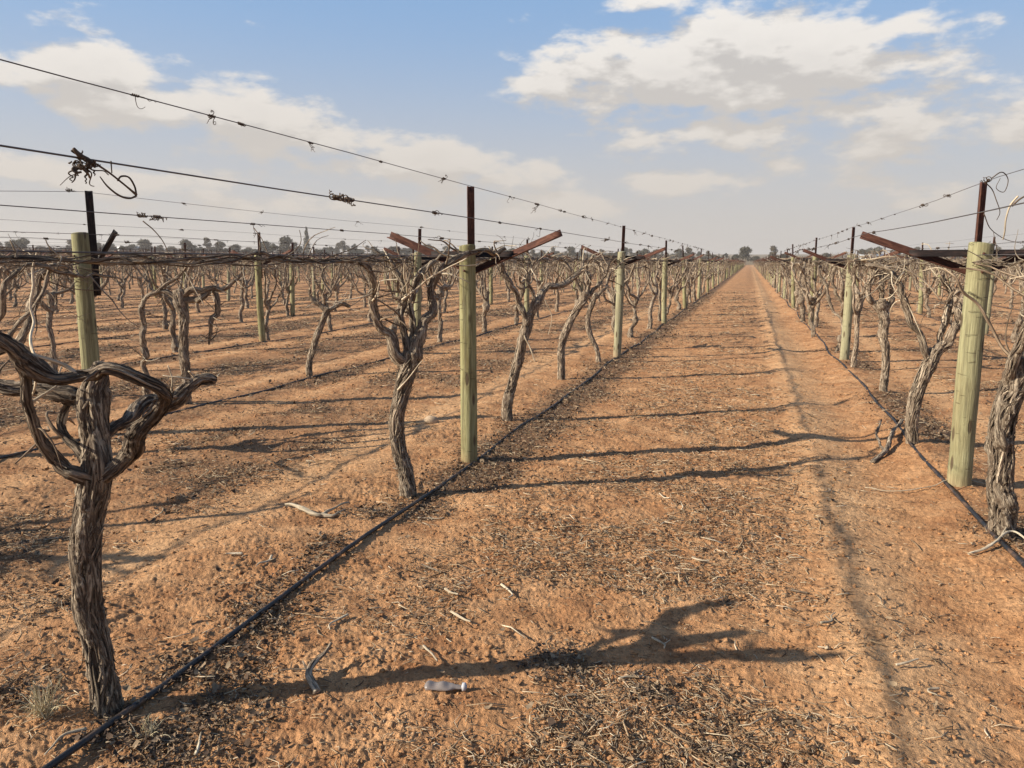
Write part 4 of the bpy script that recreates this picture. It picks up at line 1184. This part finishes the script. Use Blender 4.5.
def bottle():
    g0 = G(424, 688); g1 = G(468, 690); a = math.atan2(g1[1] - g0[1], g1[0] - g0[0])
    L = math.hypot(g1[0] - g0[0], g1[1] - g0[1])
    z0 = gz((g0[0] + g1[0]) / 2, (g0[1] + g1[1]) / 2)
    r = empty('plastic_bottle', ((g0[0] + g1[0]) / 2, (g0[1] + g1[1]) / 2, z0 - .002), a)
    tag(r, 'crushed clear plastic bottle lying in the vine shadow in the lane', 'bottle')
    m, nt, b = newmat('dusty_plastic'); b.inputs['Base Color'].default_value = (.30, .25, .22, 1); b.inputs['Roughness'].default_value = .32
    b.inputs['Transmission Weight'].default_value = .35; b.inputs['IOR'].default_value = 1.4
    mb = MB(); u = np.linspace(0, 1, 22); prof = np.interp(u, [0, .04, .1, .35, .6, .72, .8, 1], [.012, .024, .026, .025, .026, .020, .012, .011])
    th = np.linspace(0, 2 * np.pi, 26, endpoint=False); U, T = np.meshgrid(u, th, indexing='ij'); R = np.repeat(prof[:, None], 26, 1)
    R = R * (1 + .22 * (noise3(np.cos(T) * 1.5, np.sin(T) * 1.5, U * 6, 5) - .5) * (U < .75))
    v = np.stack([(U - .5) * L * .86 - L * .05, R * np.cos(T), R * np.sin(T) * .48 * (1 + .3 * np.sin(U * 17)) + .012], -1).reshape(-1, 3)
    i = np.arange(21)[:, None] * 26; j = np.arange(26)[None, :]; jn = (j + 1) % 26
    q = np.stack([i + j, i + jn, i + 26 + jn, i + 26 + j], -1).reshape(-1, 4)
    mb.add(v, q, [[jj, 0, (jj + 1) % 26] for jj in range(1, 25)]); mb.build('body', m, r)
    mb = MB(); tube(mb, [(L * .375, 0, .014), (L * .45, 0, .014)], [.0145, .0145], 20, 3); mb.build('cap', plain('grey_cap', (.42, .40, .40), .5), r, False)
bottle()

def rock():
    g = G(431, 424); bm = MB(); u = np.linspace(0, np.pi, 10); w = np.linspace(0, 2 * np.pi, 14, endpoint=False); U, W = np.meshgrid(u, w, indexing='ij')
    R = .055 * (1 + .4 * (noise3(np.cos(W) * np.sin(U) * 1.6, np.sin(W) * np.sin(U) * 1.6, np.cos(U) * 1.6, 4) - .5))
    v = np.stack([R * np.sin(U) * np.cos(W) * 1.3, R * np.sin(U) * np.sin(W), R * np.cos(U) * .8 + .02], -1).reshape(-1, 3)
    i = np.arange(9)[:, None] * 14; j = np.arange(14)[None, :]; jn = (j + 1) % 14
    bm.add(v, np.stack([i + j, i + 14 + j, i + 14 + jn, i + jn], -1).reshape(-1, 4))
    o = bm.build('limestone_rock', plain('pale_limestone', (.38, .27, .17), .9)); o.location = (g[0], g[1], gz(g[0], g[1]))
    tag(o, 'small pale rock on the soil left of the nearest left row post', 'rock')
rock()

def tuft(px, py, n, hgt, label):
    g = G(px, py); mb = MB(); rr = np.random.default_rng(int(px))
    for i in range(n):
        a = rr.uniform(0, 2 * np.pi); t = rr.uniform(.1, 1.1); L = rr.uniform(.4, 1) * hgt
        d = np.array([math.cos(a) * math.sin(t), math.sin(a) * math.sin(t), math.cos(t)]); p0 = np.array([rr.normal(0, .015), rr.normal(0, .015), 0])
        pp = [p0, p0 + d * L * .5, p0 + d * L * .85 + np.array([0, 0, -L * .12 * t]), p0 + d * L + np.array([0, 0, -L * .3 * t])]
        tube(mb, pp, [.0016, .0013, .0009, .0004], 3, 7, 0, i, 0, rr.uniform(0, 1), cap=False)
    o = mb.build('grass_tuft', M_grass); o.location = (g[0], g[1], gz(g[0], g[1])); tag(o, label, 'grass tuft')
tuft(46, 722, 80, .15, 'pale dry grass tuft left of the looped foreground vine foot')
tuft(150, 735, 30, .09, 'small dry straw tuft at the right of the looped foreground vine foot')
tuft(960, 482, 20, .07, 'thin dry weed at the foot of the thick green right post')

# ------------------------------------------------------------------ far trees, sheds and a power pole
def foliage_mat(name, col):
    m, nt, b = newmat(name); s = attr(nt, 'shade').outputs['Fac']
    c = ramp(nt, [(0, tuple(x * .55 for x in col)), (1, tuple(x * 1.5 for x in col))], s).outputs[0]
    L_(nt, c, b.inputs['Base Color']); b.inputs['Roughness'].default_value = .85; b.inputs['Specular IOR Level'].default_value = .2
    return m
M_fol = [foliage_mat('gum_foliage', (0.0760, 0.0680, 0.0440)), foliage_mat('dusty_foliage', (0.1000, 0.0840, 0.0560)), foliage_mat('dark_foliage', (0.0520, 0.0496, 0.0320))]
def tree_parts(seed, Ht, W, kind='round'):
    rr = np.random.default_rng(seed); out = []
    tb = MB(); tube(tb, [(0, 0, -.5), (.1, 0, Ht * .25), (0, .1, Ht * .6)], [.32, .25, .1], 7, 6, .3, seed)
    for j in range(6):
        a = rr.uniform(0, 6.28); z = rr.uniform(.2, .5) * Ht
        tube(tb, [(0, 0, z), (math.cos(a) * W * .2, math.sin(a) * W * .2, z + Ht * .14), (math.cos(a) * W * .38, math.sin(a) * W * .38, z + Ht * .25)], [.14, .09, .04], 5, 5, 0, j)
    out.append(('trunk', tb.mesh('trunk', M_barkd)))
    cb = MB(); V = []; S = []
    lobes = []
    if kind == 'conifer':
        for j in range(26):
            u = j / 25; z = Ht * (.08 + .90 * u); w = W * .5 * (1 - u) ** .8 + .15
            for q in range(4):
                a = rr.uniform(0, 6.28); lobes.append((math.cos(a) * w * .6, math.sin(a) * w * .6, z, w * .5, Ht * .04))
    else:
        for j in range(15):
            a = rr.uniform(0, 6.28); u = rr.uniform(.0, 1); zz = Ht * (.32 + .56 * u); w = W * .5 * math.sqrt(max(.05, 1 - (u - .35) ** 2 * 2.2))
            r_ = rr.uniform(.1, .8) * w; s = W * rr.uniform(.13, .24)
            lobes.append((math.cos(a) * r_, math.sin(a) * r_, zz, s, s * .7))
    for (x, y, z, s, h) in lobes:
        n = 26 if kind == 'conifer' else 130
        d = rr.normal(0, 1, (n, 3)); d /= np.linalg.norm(d, axis=1)[:, None]; d *= rr.uniform(.5, 1.08, (n, 1))
        c = np.array([x, y, z]) + d * [s, s, h]
        e = rr.normal(0, 1, (n, 3, 3)) * (.030 * W + .06)
        V.append(c[:, None, :] + e); S.append(np.repeat(rr.uniform(.1, .9) * .6 + rr.uniform(0, .4, n), 3))
    V = np.concatenate(V); n = len(V)
    cb.add(V.reshape(-1, 3), None, np.arange(n * 3).reshape(-1, 3), None, np.concatenate(S))
    out.append(('crown', cb, ))
    return out
kinds = [(1, 11, 11, 0), (2, 8, 10, 1), (3, 9, 7, 2), (4, 6.5, 9, 0), (5, 12, 8, 1), (6, 7, 12, 2)]
tree_src = []
for s, h_, w_, mi in kinds:
    t = tree_parts(s, h_, w_); tree_src.append([(t[0][0], t[0][1]), ('crown', t[1][1].mesh('crown', M_fol[mi], False))])
t = tree_parts(9, 15, 5.5, 'conifer'); conifer = [(t[0][0], t[0][1]), ('crown', t[1][1].mesh('crown', M_fol[2], False))]
rt = random.Random(5)
def far_pt(px, D):
    u = px - 512.0; h = FPX * cp + 135 * sp
    a = YAW - math.atan(u / h)
    x, y = -math.sin(a) * D, math.cos(a) * D
    return x, y, float(macro(x, y))
def tree(px, D, src, label, s=1.0, grp='trees along the horizon', cat='tree'):
    x, y, z = far_pt(px, D)
    r = place('pine_tree' if src is conifer else 'gum_tree', src, (x, y, z), rt.uniform(0, 6.28), (s * rt.uniform(.9, 1.15), s * rt.uniform(.9, 1.15), s * rt.uniform(.85, 1.15)))
    tag(r, label, cat, grp)
tree(307, 420, conifer, 'dark pointed pine standing alone above the left horizon', .85, None)
tree(746, 320, tree_src[0], 'largest round dark tree right above the far end of the lane', .66, None)
tree(736, 330, tree_src[2], 'low dark tree just left of the one above the lane end', .55, None)
tree(756, 335, tree_src[3], 'small shrubby tree just right of the one above the lane end', .5, None)
tree(774, 315, tree_src[4], 'broad olive tree beyond the right row, right of the lane end', .56, None)
tree(784, 325, tree_src[5], 'low spreading tree touching the broad olive tree on its right', .6, None)
tree(826, 380, tree_src[3], 'lone small hazy tree seen over the right row arms', .6, None)
tree(912, 360, tree_src[1], 'tree above the rusty arm behind the white shed', .6, None)
px = -12; i = 0
while px < 728:
    D = rt.uniform(330, 520)
    if abs(px - 307) > 6:
        tree(px, D, rt.choice(tree_src), 'small dusty tree in the hazy line along the left horizon', rt.uniform(.36, .72) * (1.0 if px < 440 else .85), 'trees along the left horizon')
    px += rt.uniform(2.5, 6)
px = 862
while px < 1040:
    tree(px, rt.uniform(380, 520), rt.choice(tree_src), 'small dusty tree in the hazy line along the right horizon', rt.uniform(.4, .7), 'trees along the right horizon')
    px += rt.uniform(5, 12)
def shed(px, D, W, Dp, Hh, label, col):
    x, y, z = far_pt(px, D); a = math.atan2(-x, y)
    r = empty('farm_shed', (x, y, z), a); tag(r, label, 'shed')
    wm = plain('shed_wall_paint', col, .7, 0, .1, 1.0)
    mb = MB(); box(mb, (0, 0, Hh / 2), (W, Dp, Hh)); mb.build('wall', wm, r, False)
    mb = MB(); v = np.array([[-W / 2 - .3, -Dp / 2 - .3, Hh], [W / 2 + .3, -Dp / 2 - .3, Hh], [W / 2 + .3, Dp / 2 + .3, Hh], [-W / 2 - .3, Dp / 2 + .3, Hh], [-W / 2 - .3, 0, Hh + Dp * .16], [W / 2 + .3, 0, Hh + Dp * .16]])
    v = v + [0, 0, .01]
    mb.add(v, [[0, 1, 5, 4], [2, 3, 4, 5], [0, 3, 2, 1]], [[0, 4, 3], [1, 2, 5]]); mb.build('roof', plain('shed_roof_metal', (.48, .47, .45), .5, .2, .1, 1.0), r, False)
    mb = MB(); box(mb, (W * .2, -Dp / 2 - .03, 1.3), (2.4, .06, 2.6)); mb.build('door', plain('shed_door', (.12, .12, .13), .6), r, False)
shed(872, 330, 8.5, 6, 3.0, 'long white farm shed low on the horizon left of the rusty arm', (.78, .76, .72))
shed(930, 340, 5.5, 5, 2.6, 'small cream shed on the horizon left of the thick green post', (.70, .66, .58))
shed(130, 400, 10, 7, 3.4, 'pale farm building among trees on the left horizon', (.60, .57, .52))
shed(478, 400, 6, 5, 3, 'tiny white shed on the horizon behind the nearest left post', (.72, .70, .66))
def pole():
    x, y, z = far_pt(949, 300); r = empty('power_pole', (x, y, z)); tag(r, 'thin power pole with a crossarm above the right horizon', 'power pole')
    mb = MB(); tube(mb, [(0, 0, -.3), (0, 0, 8.2)], [.13, .09], 8, 3); mb.build('pole', M_barkd, r)
    mb = MB(); box(mb, (0, 0, 7.6), (2.4, .12, .14)); mb.build('crossarm', M_barkd, r, False)
pole()

# ------------------------------------------------------------------ sky, sun, haze
w = bpy.data.worlds.new('World'); sc.world = w; w.use_nodes = True
nt = w.node_tree; bg = nt.nodes['Background']
SUN_EL = math.radians(26.8)
SUN_DIR = np.array([-.866, -.5])              # towards the sun, level
sky = N(nt, 'ShaderNodeTexSky', sky_type='NISHITA'); sky.sun_disc = False
sky.sun_elevation = SUN_EL; sky.sun_rotation = math.atan2(SUN_DIR[0], SUN_DIR[1]) 
sky.air_density = 1.0; sky.dust_density = 1.2; sky.ozone_density = 1.4
tc = N(nt, 'ShaderNodeTexCoord').outputs['Generated']
sx = N(nt, 'ShaderNodeSeparateXYZ'); L_(nt, tc, sx.inputs[0])
az = mth(nt, 'ARCTAN2', sx.outputs[0], sx.outputs[1])         # 0 along the rows, + to the right
el = mth(nt, 'ARCSINE', sx.outputs[2])
def vec(a, b, c=0.0):
    n = N(nt, 'ShaderNodeCombineXYZ')
    for i, q in enumerate((a, b, c)):
        if hasattr(q, 'is_linked'): L_(nt, q, n.inputs[i])
        else: n.inputs[i].default_value = q
    return n.outputs[0]
ae = vec(az, el)
def azel(px, py):
    d = P(px, py, 1.0) - np.array([0, 0, H]); return math.atan2(d[0], d[1]), math.atan2(d[2], math.hypot(d[0], d[1]))
blobs = [(720, 72, 175, 44, 1.0), (545, 80, 34, 20, .9), (655, 4, 60, 14, .7), (870, 32, 62, 14, .95), (740, 128, 150, 32, .62), (610, 140, 80, 20, .35),
         (190, 108, 120, 24, .85), (85, 70, 95, 18, .85), (10, 72, 70, 20, .85), (300, 140, 120, 20, .7), (410, 165, 100, 22, .75), (275, 75, 62, 8, .6), (520, 175, 90, 20, .6),
         (985, 128, 110, 22, .8), (870, 112, 70, 16, .55), (820, 165, 160, 26, .45), (690, 185, 90, 14, .75), (560, 205, 120, 20, .5), (20, 168, 60, 12, .75), (150, 180, 120, 16, .6), (350, 205, 180, 16, .5), (940, 190, 120, 26, .5)]
def density(shift):
    e = mth(nt, 'ADD', el, shift)
    p = vec(az, e)
    tot = None
    for (bx, by, rx, ry, am) in blobs:
        a0, e0 = azel(bx, by); sx_, sy_ = 760.0 / rx, 760.0 / ry
        v1 = N(nt, 'ShaderNodeVectorMath', operation='SUBTRACT'); L_(nt, p, v1.inputs[0]); v1.inputs[1].default_value = (a0, e0, 0)
        v2 = N(nt, 'ShaderNodeVectorMath', operation='MULTIPLY'); L_(nt, v1.outputs[0], v2.inputs[0]); v2.inputs[1].default_value = (sx_, sy_, 0)
        v3 = N(nt, 'ShaderNodeVectorMath', operation='DOT_PRODUCT'); L_(nt, v2.outputs[0], v3.inputs[0]); L_(nt, v2.outputs[0], v3.inputs[1])
        g = mth(nt, 'MULTIPLY', mth(nt, 'EXPONENT', mth(nt, 'MULTIPLY', v3.outputs['Value'], -0.8)), am)
        tot = g if tot is None else mth(nt, 'MAXIMUM', tot, g)
    mp = N(nt, 'ShaderNodeMapping'); mp.inputs['Scale'].default_value = (1.0, 2.3, 1); L_(nt, p, mp.inputs['Vector'])
    n1 = noise_n(nt, mp.outputs[0], 11.0, 9, 0.58, 0.0)
    n0 = noise_n(nt, mp.outputs[0], 2.6, 3, 0.5)
    # to the sides the same broken cloud goes on, overhead it is thinned
    wide = mth(nt, 'MULTIPLY', mth(nt, 'SUBTRACT', n0, .5), .7)
    dens = mth(nt, 'ADD', mth(nt, 'MULTIPLY', tot, .85), mth(nt, 'ADD', mth(nt, 'MULTIPLY', mth(nt, 'SUBTRACT', n1, .5), 1.7), wide))
    return dens
d0 = density(0.0); d1 = density(0.028)
def sm(v, a, b):
    m = N(nt, 'ShaderNodeMapRange', interpolation_type='SMOOTHSTEP'); L_(nt, v, m.inputs[0]); m.inputs[1].default_value = a; m.inputs[2].default_value = b; return m.outputs[0]
cov = mth(nt, 'MULTIPLY', sm(d0, 0.24, 0.55), mth(nt, 'SUBTRACT', 1.0, mth(nt, 'MULTIPLY', sm(el, math.radians(31), math.radians(48)), .85)))  # cloud thinned out overhead, above the view, to lower the ambient light
lit = sm(mth(nt, 'SUBTRACT', d0, d1), -0.12, 0.26)
thick = sm(d0, 0.6, 1.15)
SKM = 0.11
STR = 0.1
def k_(c): return tuple(x / STR for x in c) + (1,)
cshade = mixc(nt, lit, k_((.45, .425, .40)), k_((.70, .66, .61)))
cshade = mixc(nt, mth(nt, 'MULTIPLY', thick, .25), cshade, k_((.42, .40, .385)))
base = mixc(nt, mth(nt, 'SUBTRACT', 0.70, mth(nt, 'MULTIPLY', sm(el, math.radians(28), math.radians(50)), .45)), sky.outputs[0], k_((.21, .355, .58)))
# dusty air low down
dust = sm(el, math.radians(19), math.radians(1.5))
base = mixc(nt, mth(nt, 'MULTIPLY', sm(el, math.radians(33), math.radians(60)), .8), base, k_((.055, .125, .31)))  # unseen upper sky darkened on purpose, weakens its fill and deepens the shadows
c = mixc(nt, mth(nt, 'MULTIPLY', cov, .92), base, cshade)
# smoothstep with reversed limits: build as 1 - sm
dust = mth(nt, 'SUBTRACT', 1.0, sm(el, math.radians(0.5), math.radians(19)))
dust = mth(nt, 'MULTIPLY', dust, .90)
c = mixc(nt, dust, c, k_((.465, .425, .385)))
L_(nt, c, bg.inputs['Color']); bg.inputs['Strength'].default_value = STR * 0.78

hb = MB(); box(hb, (0, 0, 11.5), (5400, 5400, 27))
hm = bpy.data.materials.new('dusty_air'); hm.use_nodes = True; hn = hm.node_tree; hn.nodes.remove(hn.nodes['Principled BSDF'])
pv = hn.nodes.new('ShaderNodeVolumePrincipled'); pv.inputs['Density'].default_value = 0.00045; pv.inputs['Color'].default_value = (.98, .90, .82, 1); pv.inputs['Anisotropy'].default_value = 0.2
hn.links.new(pv.outputs[0], hn.nodes['Material Output'].inputs['Volume'])
tag(hb.build('haze', hm, None, False), 'pale dusty air dimming the far trees', 'haze', None, 'stuff')
sun = bpy.data.lights.new('sun', 'SUN'); sun.energy = 5.0; sun.angle = math.radians(.53); sun.color = (1.0, .92, .78)
so = bpy.data.objects.new('sun', sun); C.objects.link(so)
dv = Vector((-SUN_DIR[0] * math.cos(SUN_EL), -SUN_DIR[1] * math.cos(SUN_EL), -math.sin(SUN_EL)))
so.rotation_euler = dv.to_track_quat('-Z', 'Y').to_euler()

# ------------------------------------------------------------------ camera and look
cam = bpy.data.cameras.new('camera'); cam.sensor_width = 36; cam.lens = FPX / 1024 * 36; cam.clip_end = 9000; cam.clip_start = .05
co = bpy.data.objects.new('camera', cam); C.objects.link(co); co.location = (0, 0, H); co.rotation_euler = (math.radians(90) - PITCH, 0, YAW)
sc.camera = co
sc.view_settings.view_transform = 'Standard'; sc.view_settings.look = 'None'; sc.view_settings.gamma = 1; sc.view_settings.exposure = 0.80
sc.cycles.max_bounces = 5; sc.cycles.diffuse_bounces = 3
sc.render.resolution_x = 1024; sc.render.resolution_y = 768
